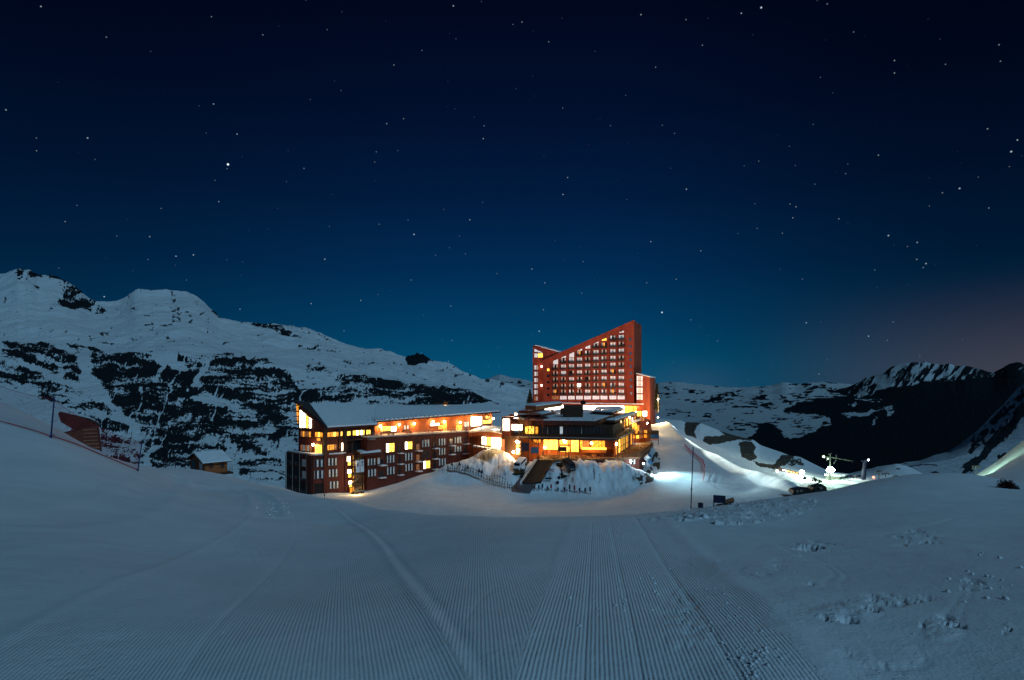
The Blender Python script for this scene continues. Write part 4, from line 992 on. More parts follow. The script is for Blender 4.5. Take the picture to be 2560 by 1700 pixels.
# two banners hanging beside the stair
for i, (x0, x1) in enumerate(((889.5,899),(900.5,909.5))):
    s = MB(); FP = Fac(889, 146.3, 910, 147.6)
    FP.poly(s, [(x0,1151-i*2),(x1,1150-i*2),(x1+.8,1180.5-i),(x0+.8,1181.5-i)], -.03, .03, 0)
    for yy in ((1158.5,1163.5) if i == 0 else (1152.5,1156,1161.5)): FP.poly(s, [(x0+3,yy),(x1-2.2,yy-.4),(x1-2,yy+2.3),(x0+3.2,yy+2.7)], .03, .05, 1)
    if i == 0: FP.poly(s, [(x0+3,1161.6),(x1-2.6,1161.3),(x1-2.6,1162.9),(x0+3,1163.2)], .03, .055, 2)
    s.bar(FP.at(x0,1151-i*2,0), FP.at(x1,1150-i*2,0), .08, .08, 3)
    single(s, 'banner', FP.at((x0+x1)/2,1151,0), [m_white, m_navy, mat('red_mark', (.5,.03,.03), .5), m_steel],
           ('left of two white vertical banners by the steel stair, dark and red marks', 'right of two white vertical banners by the steel stair, three dark marks')[i], 'banner', 'banners by the steel stair')

# ================================================================== link between wing and restaurant, with snowy walkway on top
FK = Fac(1168, 181, 1258, 171)
link = thing('link_building', FK.pt(5, -22, -2), 'low curved link building with huge lit windows under a snowy walkway', 'building')
pts = [(1168,1082,182),(1200,1079.5,178),(1225,1079.5,174.5),(1245,1083,172),(1262,1088,170)]
zz = FK.z(1215,1080)
b = MB(); fr = [P(x, y, d) for x, y, d in pts]; bkp = [Vector((p.x+1.5, p.y+9, p.z+.6)) for p in fr]
for i in range(4): b.hexa([fr[i]-UP*1.3, fr[i+1]-UP*1.3, bkp[i+1]-UP*1.3, bkp[i]-UP*1.3, fr[i], fr[i+1], bkp[i+1], bkp[i]])
part(b, 'walkway_slab', link, m_red3)
b = MB()
for i in range(4): b.hexa([fr[i]+UP*.02, fr[i+1]+UP*.02, bkp[i+1]+UP*.02, bkp[i]+UP*.02, fr[i]+UP*.4, fr[i+1]+UP*.4, bkp[i+1]+UP*.6, bkp[i]+UP*.6])
part(b, 'walkway_snow', link, m_snow)
b = MB()
w_in = [p-UP*1.3+Vector((.2,1.4,0)) for p in fr]
for i in range(4): b.prism([w_in[i], w_in[i+1], w_in[i+1]-UP*8, w_in[i]-UP*8], Vector((0,.3,0)))
part(b, 'wall', link, m_red3)
FK2 = Fac(1208, 177.2, 1262, 170.2)
for k in range(4):
    x0 = 1210.5+k*12.3; pwin(FK2, link, x0, x0+11.6, 1091.5+k*.8, 1112+k*3.2, [m_wht if k != 1 else m_yel], off=.9, sill=False)
for (x0,x1,y0,y1) in ((1214,1222,1126,1132),(1224,1232,1118,1124),(1236,1258,1126,1132)): pwin(FK2, link, x0, x1, y0, y1, [m_wht], off=.9, sill=False)
s = MB()
for i in range(8):
    x = 1181+i*10.2; y = 1115+i*1.6; dd = 172-i*.8
    s.bar(P(x, y-9, dd), P(x, y+(24 if i < 4 else 6), dd), .16, .16)
for yy in (0, -7): s.bar(P(1181,1115+yy,172), P(1252,1126+yy,166.4), .10, .14)
s.bar(P(1195,1140,171), P(1215,1125,169.5), .12, .12); s.bar(P(1183,1143,171.5), P(1197,1128,170.5), .12, .12)
part(s, 'timber_gallery', link, m_brown)
s = MB(); s.hexa([P(1181,1117,172), P(1252,1128,166.4), P(1254,1126,170), P(1186,1114,178), P(1181,1115,172), P(1252,1126,166.4), P(1254,1124,170), P(1186,1112,178)]); part(s, 'gallery_deck', link, m_snow)
for q in (P(1222,1104,172), P(1244,1108,168)): lamp('window_light', q, 420, GOLD, .6, parent=link)
lamp('walkway_light', P(1205,1070,184), 700, (1,.85,.72), .4, parent=link); lamp('walkway_light', P(1238,1072,176), 600, (1,.8,.6), .4, parent=link)

# ================================================================== restaurant building in front of the tower
rest = thing('restaurant_building', P(1400,1150,166), 'low flat roofed restaurant with wide decks and amber lit rooms', 'restaurant')
FR = Fac(1262, 166, 1540, 160)
FX = Fac(1540, 160, 1580, 189)
zR = FR.z(1400,1052.5); zF = FR.z(1400,1063.5); zDk = FR.z(1400,1093); zDb = FR.z(1400,1099.5); zTer = FR.z(1400,1141)-.3
def up(pts, z): return [Vector((p.x, p.y, z)) for p in pts]
A0 = FR.pt(FR.hit(1276),0); A1 = FR.pt(FR.hit(1486),0)
def onz(px, py, z): d = (CZ-z)*FPX/(py-HY); return Vector(((px-1280)/FPX*d, d, z))
roofp = [onz(1272,1049,zR), onz(1330,1051.5,zR), onz(1487,1053,zR), onz(1537,1037.5,zR), onz(1528,1031.5,zR), onz(1500,1028,zR), onz(1450,1025,zR), onz(1360,1026,zR), onz(1300,1033,zR)]
b = MB(); b.prism(up(roofp, zF), Vector((0,0,zR-zF))); part(b, 'roof', rest, m_fascia)
b = MB(); b.prism(up(ins(roofp, .5), zR+.02), Vector((0,0,.3))); part(b, 'roof_snow', rest, m_snow)
b = MB()
for x in (1316,1329,1357,1420,1483):
    y0, y1 = (1046, 1070) if x != 1316 else (1047,1068); b.bar(P(x,y0,roofp[1].y-.6), P(x,y1,roofp[1].y-.6), .22, .22)
part(b, 'roof_post', rest, m_red)
# set-back raised roofs
def slab(px_pts, z, h, name, mside, snow=True, lbl=None):
    pp = [onz(x, y, z) for x, y in px_pts]
    s = MB(); s.prism(up(pp, z-h), Vector((0,0,h))); o = part(s, name, rest, mside, lbl)
    if snow: s = MB(); s.prism(up(ins(pp, .25), z+.02), Vector((0,0,.3))); part(s, 'roof_snow', rest, m_snow)
    return o
slab([(1272,1036),(1335,1037),(1350,1037),(1390,1029),(1340,1024),(1300,1030)], zR+1.1, .7, 'raised_roof', m_fascia)
slab([(1482,1029.5),(1530,1031.5),(1560,1022),(1548,1017.5),(1490,1019)], zR+1.2, .6, 'raised_roof', m_fascia)
slab([(1296,1027),(1320,1027.5),(1362,1020.5),(1350,1018),(1300,1024)], zR+3.2, .7, 'entrance_canopy', m_red3)
slab([(1313,1015),(1340,1016),(1405,1007.5),(1395,1005),(1318,1011.5)], zR+5.0, .9, 'entrance_canopy', m_red3)
s = MB(); s.box(onz(1435,1046,zR)+Vector((0,3,1.9)), (5.6,5.0,4.2)); part(s, 'plant_room', rest, m_brown)
s = MB(); s.box(onz(1408,1040,zR)+Vector((0,3,1.3)), (1.2,3,2.4)); part(s, 'air_unit', rest, m_brown)
s = MB(); q = onz(1461,1040,zR); s.tube(q+Vector((0,4,0)), q+Vector((0,4,4.0)), .1, 0); s.tube(q+Vector((0,3.7,4.4)), q+Vector((.1,4.1,4.7)), .95, 0, 14, .5); s.bar(q+Vector((0,3.7,4.5)), q+Vector((0,2.8,4.2)), .06,.06); part(s, 'satellite_dish', rest, m_steel)
# upper floor body
b = MB()
body = [FR.pt(FR.hit(1300),0,-2.2), FR.pt(FR.hit(1532),0,-2.2), FX.pt(30,0,-2.5), FX.pt(30,0,-30), FR.pt(FR.hit(1300),0,-34)]
b.prism(up(body, zDk), Vector((0,0,zF-zDk))); part(b, 'upper_wall', rest, m_brown)
b = MB(); body2 = [FR.pt(FR.hit(1262),0,.2), FR.pt(FR.hit(1300),0,.2), FR.pt(FR.hit(1300),0,-14), FR.pt(FR.hit(1262),0,-14)]
b.prism(up(body2, zDk-9.5), Vector((0,0,zDk-zDk+9.5-.4+.4))); part(b, 'end_pavilion', rest, m_brown)
for (x0,x1,y0,y1,ms,of) in ((1276,1303,1062,1077,[m_wht],-2.1),(1310,1333,1066.5,1086.5,[m_yel,m_yel,m_yel],-2.1),(1336,1343,1068,1087,[m_warm],-2.1),(1257,1274,1047,1077,[m_wht],-.2)):
    pwin(FR, rest, x0, x1, y0, y1, ms, off=of, sill=False)
b = MB(); FR.pbox(b, 1254, 1276, 1043, 1098, -6, -.25); part(b, 'lit_pavilion_wall', rest, m_red2)
b = MB(); b.bar(FR.at(1311,1067,-1.9), FR.at(1332,1086,-1.9), .14,.14); b.bar(FR.at(1311,1086,-1.9), FR.at(1332,1067,-1.9), .14,.14); part(b, 'cross_brace', rest, m_brown)
rr = random.Random(4)
for i in range(19):
    x0 = 1346+i*8.6
    if x0+8 > 1512: break
    mm = m_cool if i in (6,) else (m_curt if i in (2,12) else m_glass)
    pwin(FR, rest, x0+(2 if mm is m_curt else 0), x0+(5.5 if mm is m_curt else 8.0), 1067.5, 1087, [mm], off=-2.1, sill=False, proud=.16)
# upper deck
b = MB()
deck = [FR.pt(FR.hit(1296),0,0.6), FR.pt(FR.hit(1540),0,.6), FX.pt(FX.hit(1580),0,.8), FX.pt(34,0,-4), FX.pt(30,0,-26), FR.pt(FR.hit(1296),0,-26)]
b.prism(up(deck, zDb), Vector((0,0,zDk-zDb))); part(b, 'upper_deck', rest, m_fascia)
b = MB(); b.bar(FR.pt(FR.hit(1292), zDb+.7, .75), FR.pt(FR.hit(1541), zDb+.7, .75), .12,.28); b.bar(FX.pt(.2, zDb+.7, 1.0), FX.pt(FX.hit(1582), zDb+.7, 1.0), .12,.28); part(b, 'deck_edge', rest, m_pale)
b = MB(); railing(FR, b, FR.hit(1306), FR.hit(1540), zDk, .5, 1.15, .9, bars=4); railing(FX, b, .3, FX.hit(1580), zDk, .7, 1.15, .9, bars=4); part(b, 'deck_railing', rest, m_brown)
b = MB()
for x in (1346,1395,1422,1544): b.bar(FR.at(x,1099,.2), FR.at(x,1146,.2), .22,.22)
for x in (1300,1322): b.bar(FR.at(x,1040,.9), FR.at(x,1160,.9), .24,.24)
b.bar(FR.at(1322,1092,.9), FR.at(1346,1112,.9), .2,.2); b.bar(FR.at(1334,1122,.9), FR.at(1345,1098,.9), .2,.2)
for x in (1560,1572,1586,1598): b.bar(FX.at(x,1098-(x-1540)*.45,.2), FX.at(x,1146-(x-1540)*.55,.2), .24,.24)
part(b, 'column', rest, m_brown)
# glazed lower storey behind the terrace
zbk = zTer
b = MB(); lw = [FR.pt(FR.hit(1300),0,-6), FR.pt(FR.hit(1530),0,-6), FR.pt(FR.hit(1538),0,-3), FX.pt(4,0,-1.2), FX.pt(44,0,-1.2), FX.pt(44,0,-30), FR.pt(FR.hit(1300),0,-30)]
b.prism(up(lw, -30), Vector((0,0,zDb-.02+30))); part(b, 'lower_wall', rest, m_red3)
for (x0,x1,y0,y1,ms) in ((1352,1391,1101,1130,[m_yel,m_yel,m_yel]),(1393,1420,1101,1117,[m_warm,m_warm]),(1423,1443,1102,1136,[m_yel,m_yel]),(1446,1470,1103,1128,[m_warm,m_dimw,m_dimw]),(1476,1511,1103,1125,[m_warm,m_warm,m_warm,m_warm]),
                          (1326,1345,1100,1112,[m_warm]),(1395,1420,1120,1136,[m_yel,m_yel])):
    pwin(FR, rest, x0, x1, y0, y1, ms, off=-5.9, sill=False)
s = MB(); FR.pbox(s, 1512, 1538, 1103, 1122, -5.9, -3.5); part(s, 'service_pod', rest, m_red2)
s = MB(); FR.pbox(s, 1452, 1515, 1124, 1127.5, -5.8, -3.4, 1); FR.pbox(s, 1452, 1515, 1127.6, 1136, -5.8, -3.6, 0); part(s, 'bar_counter', rest, [m_wood, m_yel])
for i in range(8):
    t0, t1 = 4.5+i*4.8, 8.6+i*4.8; s = MB(); FX.box(s, t0, t1, zTer+.4, zDb-.8, -1.15, -1.0, 1); FX.box(s, t0-.15, t0, zTer, zDb-.1, -1.15, -.8, 0); FX.box(s, t0, t1, zTer+1.9, zTer+2.05, -1.0, -.9, 0); part(s, 'window', rest, [m_wframe, (m_warm, m_yel, m_warm, m_yel, m_warm, m_dimw, m_warm, m_dimw)[i]])
# stair window stack and blazing lamps at left
for k, y in enumerate((1102,1111,1120,1129)): pwin(FR, rest, 1291, 1301, y, y+7, [m_yel if k % 2 else m_wht], off=.25, sill=False)
b = MB(); FR.pbox(b, 1262, 1300.5, 1140, 1185, -8, .15); part(b, 'basement_wall', rest, m_red2)
# lower terrace
terp = [onz(1345,1150,zTer), onz(1511,1146,zTer), onz(1600,1142,zTer), onz(1634,1112,zTer), onz(1618,1100,zTer)+Vector((4,20,0)), FR.pt(FR.hit(1345),zTer,-8)]
b = MB(); b.prism(up(terp, zTer-.6), Vector((0,0,.6))); part(b, 'terrace_deck', rest, mat('timber_deck', (.16,.08,.04), .7, vary=.4, scale=2))
bp = ins([Vector(p) for p in terp], .6); b = MB(); b.prism(up(bp, -30), Vector((0,0,zTer-.62+30))); part(b, 'terrace_base', rest, m_red2)
s = MB()
edge = terp[:4]
for i in range(3):
    a, c_ = edge[i], edge[i+1]; n = max(2, int((c_-a).length/1.1))
    for k in range(n): q = a.lerp(c_, k/n); s.bar(q, q+UP*1.1, .07,.07)
    for h in (.3,.55,.8): s.bar(a+UP*h, c_+UP*h, .035,.035)
    s.bar(a+UP*1.12, c_+UP*1.12, .14,.10)
part(s, 'terrace_railing', rest, m_brown)
FBs = Fac(1511, onz(1511,1146,zTer).y-0.0, 1600, onz(1600,1142,zTer).y)
for (x0,x1,ms) in ((1533,1549,[m_glass,m_dimw]),(1553,1562,[m_dimw,m_glass]),(1576,1590,[m_curt,m_glass,m_curt])): pwin(FBs, rest, x0, x1, 1149, 1161, ms, off=-.5, sill=False)
s = MB(); s.ball(FBs.at(1577,1154,.0), .28); part(s, 'wall_lamp', rest, m_lampc); lamp('wall_light', FBs.at(1577,1155,1.0), 60, (.7,1,.95), .2, parent=rest)
# right hand bays under small snow roofs between restaurant and tower
for (pp, z, h) in (([(1515,1050.5),(1538,1051),(1552,1047),(1530,1046)], -8.6, .3), ([(1536,1045),(1552,1045.5),(1592,1032.5),(1580,1030.5)], -8.6, .3)):
    slab(pp, z, .5, 'bay_roof', m_fascia)
FY = Fac(1524, 167, 1592, 214)
b = MB(); FY.box(b, 0, FY.len, zDk, -9.3, -6, -.3); part(b, 'bay_wall', rest, m_red3)
for i in range(9):
    t0 = .5+i*FY.len/9.2; s = MB(); FY.box(s, t0, t0+3.4, zDk+.9, -10.1, -.25, -.15, 1); FY.box(s, t0-.15, t0+.1, zDk, -9.4, -.2, .15, 0); FY.box(s, t0, t0+3.4, zDk+2.2, zDk+2.3, -.15, -.05, 0)
    part(s, 'bay_window', rest, [m_wframe, (m_dimw, m_warm, m_yel, m_warm, m_warm, m_yel, m_yel, m_wht, m_warm)[i]])
# small pavilion roof and block beside the tower foot
s = MB(); s.prism([P(1577,1065,196), P(1600,1061,196), P(1600,1052,196), P(1578,1060.5,196)], Vector((2,9,0))); part(s, 'gable', rest, m_red2)
s = MB(); s.prism([P(1576,1061,195.6), P(1601,1051.5,195.6), P(1601,1050,195.6), P(1576,1059.5,195.6)], Vector((2.2,9.6,0))); part(s, 'roof_snow', rest, m_snow)
s = MB(); s.box(P(1604,1050,222)+Vector((0,4,-8)), (7.5,8,16)); part(s, 'tower_foot', rest, m_red2)
for (x, y, d, m1) in ((1586,1066,195,m_yel),(1592,1070,195,m_warm),(1598,1034,217.5,m_yel),(1605,1046,217.5,m_dimw),(1612,1034,217.5,m_wht)):
    s = MB(); q = P(x, y, d); s.box(q, (1.6,.12,2.0), 1); s.box(q+Vector((0,-.05,1.05)), (1.8,.2,.12), 0); s.box(q+Vector((0,-.08,0)), (.1,.16,2.0), 0); part(s, 'window', rest, [m_wframe, m_lampw if m1 is None else m1])
s = MB(); s.hexa([P(1574,1135,199), P(1631,1135,203), P(1631,1135,212), P(1574,1135,208), P(1574,1074,199), P(1631,1072,203), P(1631,1072,212), P(1574,1074,208)]); part(s, 'rear_wall', rest, m_red3)
for i, (x, y) in enumerate(((1584,1092),(1594,1092),(1604,1091),(1614,1090),(1624,1090),(1590,1081),(1602,1080),(1614,1079))):
    s = MB(); q = P(x, y, 198.5+(x-1574)*.07); s.box(q, (1.0,.1,1.1), 1); s.box(q+Vector((0,-.05,.6)), (1.15,.16,.1), 0); s.box(q+Vector((0,-.05,0)), (.07,.12,1.1), 0); part(s, 'window', rest, [m_wframe, (m_warm, m_yel, m_dimw, m_warm, m_dimw, m_warm, m_dimw, m_warm)[i]])
s = MB(); s.hexa([P(1574,1086,197), P(1631,1084,201), P(1631,1084,204), P(1574,1086,200), P(1574,1084.5,197), P(1631,1082.5,201), P(1631,1082.5,204), P(1574,1084.5,200)]); part(s, 'balcony', rest, m_brown)
lamp('wall_light', P(1604,1098,195), 700, WARM, .4, parent=rest)
# lamps of the restaurant
gl = MB(); gl.ball((0,0,0), .34, 0, 12); gl.tube((0,0,.35), (0,0,1.1), .04, 1, 6); gl_me = gl.mesh('globe_lamp', [m_lampw, m_steel])
for (x, y, off, pw) in ((1411,1107,-2.5,520),(1478,1110,-2.0,620),(1405,1103,-4.5,250),(1358,1122,-3.5,500),(1294,1103,1.0,420),(1285,1129,1.0,420),(1296,1128,1.0,300)):
    q = FR.at(x, y, off); inst('globe_lamp', gl_me, rest, q, 0); lamp('globe_light', q-Vector((0,.6,.5)), pw*1.7, WARM, .35, parent=rest)
for (x, y, off, pw) in ((1546,1110,-.5,420),(1552,1105,-2,300),(1567,1096,-2,480),(1575,1089,-2.5,520),(1563,1097,-3.5,300)):
    q = FX.at(x, y, off); inst('globe_lamp', gl_me, rest, q, 0); lamp('globe_light', q-Vector((.4,.6,.5)), pw*2.0, GOLD, .35, parent=rest)
for (x, y, d, pw) in ((1552,1054,183,300),(1574,1043,196,520),(1570,1035,214,500),(1618,1058,214,900),(1590,1030,221,800),(1300,1070,163,260),(1265,1060,166,500)):
    q = P(x, y, d); s = MB(); s.ball(q, .28, 0); s.bar(q, q+Vector((0,.9,.3)), .06,.06, 1); part(s, 'wall_lamp', rest, [m_lampw, m_steel]); lamp('wall_light', q-Vector((0,.9,.3)), pw*1.5, GOLD, .35, parent=rest)
floodlight(onz(1290,1046,zR)+Vector((0,0,.3)), P(1110,1225,142), 15000, (1,.62,.42), 'added floodlight at the left end of the restaurant roof, aimed down at the piste', 90, 'added floodlights on the restaurant roof')  # added fixture, warms the snow of the bowl
floodlight(onz(1382,1040,zR)+Vector((0,3,.3)), FT.at(1445,930), 105000, (1,.52,.34), 'added floodlight on the restaurant roof left of the plant room, aimed at the tower', 75, 'added floodlights on the restaurant roof')  # added, with the next one, to wash the tower front
floodlight(onz(1500,1036,zR)+Vector((0,0,.3)), FT.at(1540,900), 105000, (1,.52,.34), 'added floodlight on the restaurant roof right of the satellite dish, aimed at the tower', 80, 'added floodlights on the restaurant roof')

# ---- what stands on the decks
def ptable(loc, lbl, rz=0, first=[None]):
    if first[0] is None:
        t_ = thing('patio_table', loc, lbl, 'table', 'tables on the terraces'); L0 = Vector(loc)
        s = MB(); s.box(L0+Vector((0,0,.74)), (1.5,.8,.05)); part(s, 'table_top', t_, m_wood)
        for sx in (-.65,.65):
            s = MB(); s.bar(L0+Vector((sx,-.35,.01)), L0+Vector((sx,.1,.72)), .08,.08); s.bar(L0+Vector((sx,.35,.01)), L0+Vector((sx,-.1,.72)), .08,.08); part(s, 'leg', t_, m_wood)
        for sy in (-.75,.75):
            s = MB(); s.box(L0+Vector((0,sy,.45)), (1.5,.28,.05)); s.box(L0+Vector((-.6,sy,.22)), (.06,.24,.42)); s.box(L0+Vector((.6,sy,.22)), (.06,.24,.42)); part(s, 'bench', t_, m_wood)
        t_.rotation_euler[2] = 0; first[0] = t_; return t_
    return dup(first[0], loc, rz, lbl)
spots = [(1365,1148,'wooden table at the left end of the lower restaurant terrace'),(1385,1148,'wooden table left of the people on the lower restaurant terrace'),(1436,1147,'wooden table below the bright double window on the lower terrace'),
 (1460,1147,'wooden table left of the bar counter on the lower terrace'),(1484,1146,'wooden table in front of the middle of the bar counter'),(1508,1144,'wooden table at the right end of the bar counter'),
 (1535,1142,'wooden table behind the terrace railing, left of the blank service wall corner'),(1556,1139,'wooden table on the right half of the lower terrace near the bright lamps'),(1575,1134,'wooden table under the pair of lamps on the right of the lower terrace'),
 (1593,1128,'wooden table near the outer corner of the lower terrace'),(1608,1120,'wooden table farthest right on the lower terrace')]
for i, (x, y, lb_) in enumerate(spots): ptable(onz(x, y-1.2, zTer)+Vector((0,.6,0)), lb_, (i*.37) % .6)
for i, (x, lb_) in enumerate(((955,'wooden table on the wing terrace below the first wall lamp'),(985,'wooden table on the wing terrace below the long yellow window'),(1030,'wooden table on the wing terrace between two wall lamps'),(1085,'wooden table on the wing terrace below the white lit opening'),(1140,'wooden table on the wing terrace beside the steel frame'))):
    t = FD.hit(x); k = (t-ta)/(tb-ta); ptable(FD.pt(t, zt0+(zt1-zt0)*k+.3, -1.6), lb_, .5)
# people: one skinned surface each
def person(loc, rz, coat, lbl, pose=0, hold=None):
    o_x = random.Random(int(loc[0]*100)); h = 1.74
    J = {'pel':(0,0,.95),'sp':(0,.01,1.2),'ch':(0,0,1.42),'nk':(0,-.01,1.52),'hd':(0,-.03,1.66),'tp':(0,-.02,1.77),
         'ls':(.19,0,1.42),'le':(.26,.02,1.13),'lh':(.25,-.10 if pose else -.04,.90),'rs':(-.19,0,1.42),'re':(-.27,-.02,1.14),'rh':(-.20,-.28 if pose else -.06,1.12 if pose else .88),
         'lp':(.10,0,.90),'lk':(.12,-.03-.04*pose,.50),'la':(.13,.03,.09),'lt':(.14,-.14,.04),'rp':(-.10,0,.90),'rk':(-.12,-.02,.50),'ra':(-.13,.05+.06*pose,.09),'rt':(-.14,-.12,.04)}
    Rr = {'pel':.15,'sp':.14,'ch':.16,'nk':.06,'hd':.105,'tp':.07,'ls':.08,'le':.055,'lh':.045,'rs':.08,'re':.055,'rh':.045,'lp':.10,'lk':.065,'la':.05,'lt':.045,'rp':.10,'rk':.065,'ra':.05,'rt':.045}
    E = [('pel','sp'),('sp','ch'),('ch','nk'),('nk','hd'),('hd','tp'),('ch','ls'),('ls','le'),('le','lh'),('ch','rs'),('rs','re'),('re','rh'),('pel','lp'),('lp','lk'),('lk','la'),('la','lt'),('pel','rp'),('rp','rk'),('rk','ra'),('ra','rt')]
    ks = list(J); me = bpy.data.meshes.new('person'); me.from_pydata([J[k] for k in ks], [(ks.index(a), ks.index(b_)) for a, b_ in E], [])
    o = bpy.data.objects.new('person', me); COL.objects.link(o); o.location = loc; o.rotation_euler = (0,0,rz)
    sk = o.modifiers.new('skin', 'SKIN'); lay = me.skin_vertices[0] if me.skin_vertices else None
    if lay:
        for i, k in enumerate(ks): lay.data[i].radius = (Rr[k], Rr[k])
        lay.data[0].use_root = True
    su = o.modifiers.new('sub', 'SUBSURF'); su.levels = su.render_levels = 1
    me.materials.append(coat); tag(o, lbl, 'person', 'people on the terraces')
    hr = MB(); hr.ball((0,.0,1.71), .115, 0, 10, 1.0); ho = bpy.data.objects.new('hat', hr.mesh('hat', [m_navy])); COL.objects.link(ho); ho.parent = o
    return o
c_red = mat('red_jacket', (.35,.03,.03), .7); c_dark = mat('dark_jacket', (.02,.022,.03), .7); c_tan = mat('tan_jacket', (.30,.18,.10), .7)
person(onz(1367,1141,zTer)+Vector((0,1,0)), .4, c_red, 'person in red jacket standing on the lower terrace beside the white lamp', 1)
person(onz(1358,1142,zTer)+Vector((0,1,0)), -2.2, c_dark, 'person in dark clothes standing left of the one in red', 0)
person(onz(1376,1141,zTer)+Vector((0,1.5,0)), 1.2, c_tan, 'person in tan jacket standing right of the one in red', 1)
person(P(1202,1077.2,179)+Vector((0,1.5,.3)), .2, c_dark, 'person in dark clothes walking alone on the snowy walkway', 1)
person(onz(1562,1083,zDk)+Vector((0,2,0)), .2, c_dark, 'person in dark clothes at the upper deck railing near the lit bays', 0)

# ---- two parked vans facing down the bank
def van(loc, rz, label, paint, tilt):
    t_ = thing('parked_van', loc, label, 'van', 'vans parked below the terrace'); L0 = Vector(loc)
    def tr(b_, nm, ms, par=t_): 
        for i, v in enumerate(b_.v): b_.v[i] = v+L0
        return part(b_, nm, par, ms)
    L_, W_ = 4.9, 1.9
    prof = [(-2.45,.45),(-2.48,1.0),(-2.35,1.75),(-2.15,2.02),(.9,2.06),(1.15,1.98),(1.75,1.28),(2.3,1.08),(2.45,.85),(2.45,.42)]
    b_ = MB(); b_.prism([(x, -W_/2, z) for x, z in prof], (0,W_,0)); body = tr(b_, 'body', paint)
    bv = body.modifiers.new('bevel', 'BEVEL'); bv.width = .09; bv.segments = 2
    b_ = MB(); b_.hexa([(1.24,-.80,1.86),(1.24,.80,1.86),(1.70,.84,1.31),(1.70,-.84,1.31),(1.27,-.80,1.88),(1.27,.80,1.88),(1.74,.84,1.33),(1.74,-.84,1.33)]); tr(b_, 'windscreen', m_glass)
    for sy in (-1, 1):
        b_ = MB(); b_.prism([(-2.0,sy*.955,1.25),(1.45,sy*.955,1.28),(1.0,sy*.955,1.82),(-1.95,sy*.955,1.82)], (0,sy*.012,0)); w_ = tr(b_, 'side_window', m_glass)
    for sx in (-1.55, 1.55):
        for sy in (-.86, .86):
            b_ = MB(); b_.tube((sx,sy-.12,.36), (sx,sy+.12,.36), .36, 0, 16); wh = tr(b_, 'wheel', m_tyre)
            b_ = MB(); b_.tube((sx,sy-.13,.36), (sx,sy+.13,.36), .20, 0, 12); tr(b_, 'rim', m_pale, wh)
    for sy in (-.68, .68): b_ = MB(); b_.box((2.42,sy,.95), (.12,.34,.22)); tr(b_, 'headlight', mat('headlight_glass', (.8,.8,.75), .1, vary=0, spec=.8))
    b_ = MB(); b_.box((2.46,0,.55), (.12,1.8,.24)); b_.box((-2.48,0,.55), (.12,1.8,.24)); tr(b_, 'bumper', m_tyre)
    b_ = MB(); b_.box((2.46,0,.86), (.05,.9,.14)); tr(b_, 'grille', m_pale)
    t_.rotation_euler = (0, tilt, rz); return t_
v1 = G(1303,155.5); v2 = G(1418,155)
b = MB(); 
def padm(px0, px1, d0, d1, z, name, label, h=2.5):
    s = MB(); a = [plan(px0, d0), plan(px1, d0), plan(px1+2, d1), plan(px0+2, d1)]
    s.prism([Vector((x, y, z-h)) for x, y in a], Vector((0,0,h))); return single(s, name, Vector((a[0][0], a[0][1], z-h)), m_green, label, 'ramp')

# ================================================================== things on the snow
def on(px, py, d0=60, d1=260):
    ds = np.geomspace(d0, d1, 500); x = (px-1280)/FPX*ds; g_ = ground_z(x, ds); r_ = CZ+(HY-py)/FPX*ds
    w = np.where(g_ >= r_)[0]; i = w[0] if len(w) else int(np.argmin(np.abs(g_-r_)))
    return Vector((x[i], ds[i], g_[i]))
# steep ramps carrying the vans, and the dark conveyor between them
def ramp_thing(q, mats, label, name='vehicle_ramp', th=.35):
    s = MB(); pts = [P(*a) for a in q]; s.prism([p-UP*th for p in pts], UP*th); 
    s2 = [p-UP*th for p in pts]
    for p in s2: s.bar(p, Vector((p.x, p.y, p.z-3.0)), .3, .3)
    return single(s, name, pts[3]-UP*th, mats, label, 'ramp', None)
ramp_thing([(1272,1187,150.5),(1309,1182,150.5),(1322,1152,157.5),(1288,1152,157.5)], m_green, 'dark green ramp under the white van left of the conveyor')
ramp_thing([(1403,1193,150.5),(1446,1184,150.5),(1424,1156,157.5),(1390,1157,157.5)], m_green, 'dark green ramp under the dark roofed van right of the conveyor')
va = van(P(1301,1168,153.2), R(-118), 'white van with snowy roof parked nose down left of the conveyor', m_white, R(20))
vb = van(P(1421,1170,153.2), R(-63), 'dark roofed van parked nose down right of the conveyor, headlights outward', mat('dark_grey_paint', (.04,.045,.055), .3, .3, vary=.1), R(20))
va['group'] = vb['group'] = 'vans parked below the terrace'
# light side panels on the second van, as in the photo
cv = thing('conveyor', P(1330,1206,142), 'wide dark conveyor running down the snow bank between the two vans', 'conveyor')
s = MB(); q = [P(1307,1207,141), P(1352,1205,141), P(1384,1152,158), P(1346,1149,158)]; s.prism([p-UP*.4 for p in q], UP*.4); part(s, 'belt', cv, mat('belt_rubber', (.02,.016,.014), .85, vary=.4, scale=2))
s = MB()
for a, c_ in ((q[0], q[3]), (q[1], q[2])):
    s.bar(a+UP*.1, c_+UP*.1, .25,.35)
    for k in range(9): w = a.lerp(c_, k/8); s.bar(w, w+UP*1.0, .06,.06)
    s.bar(a+UP*1.0, c_+UP*1.0, .07,.07)
part(s, 'side_rail', cv, m_steel)
s = MB(); qq = [P(1300,1206,141.5), P(1306,1206,141.5), P(1345,1150,158), P(1336,1150,158)]; s.prism([p-UP*.6 for p in qq], UP*.9); part(s, 'side_snow', cv, m_snow)
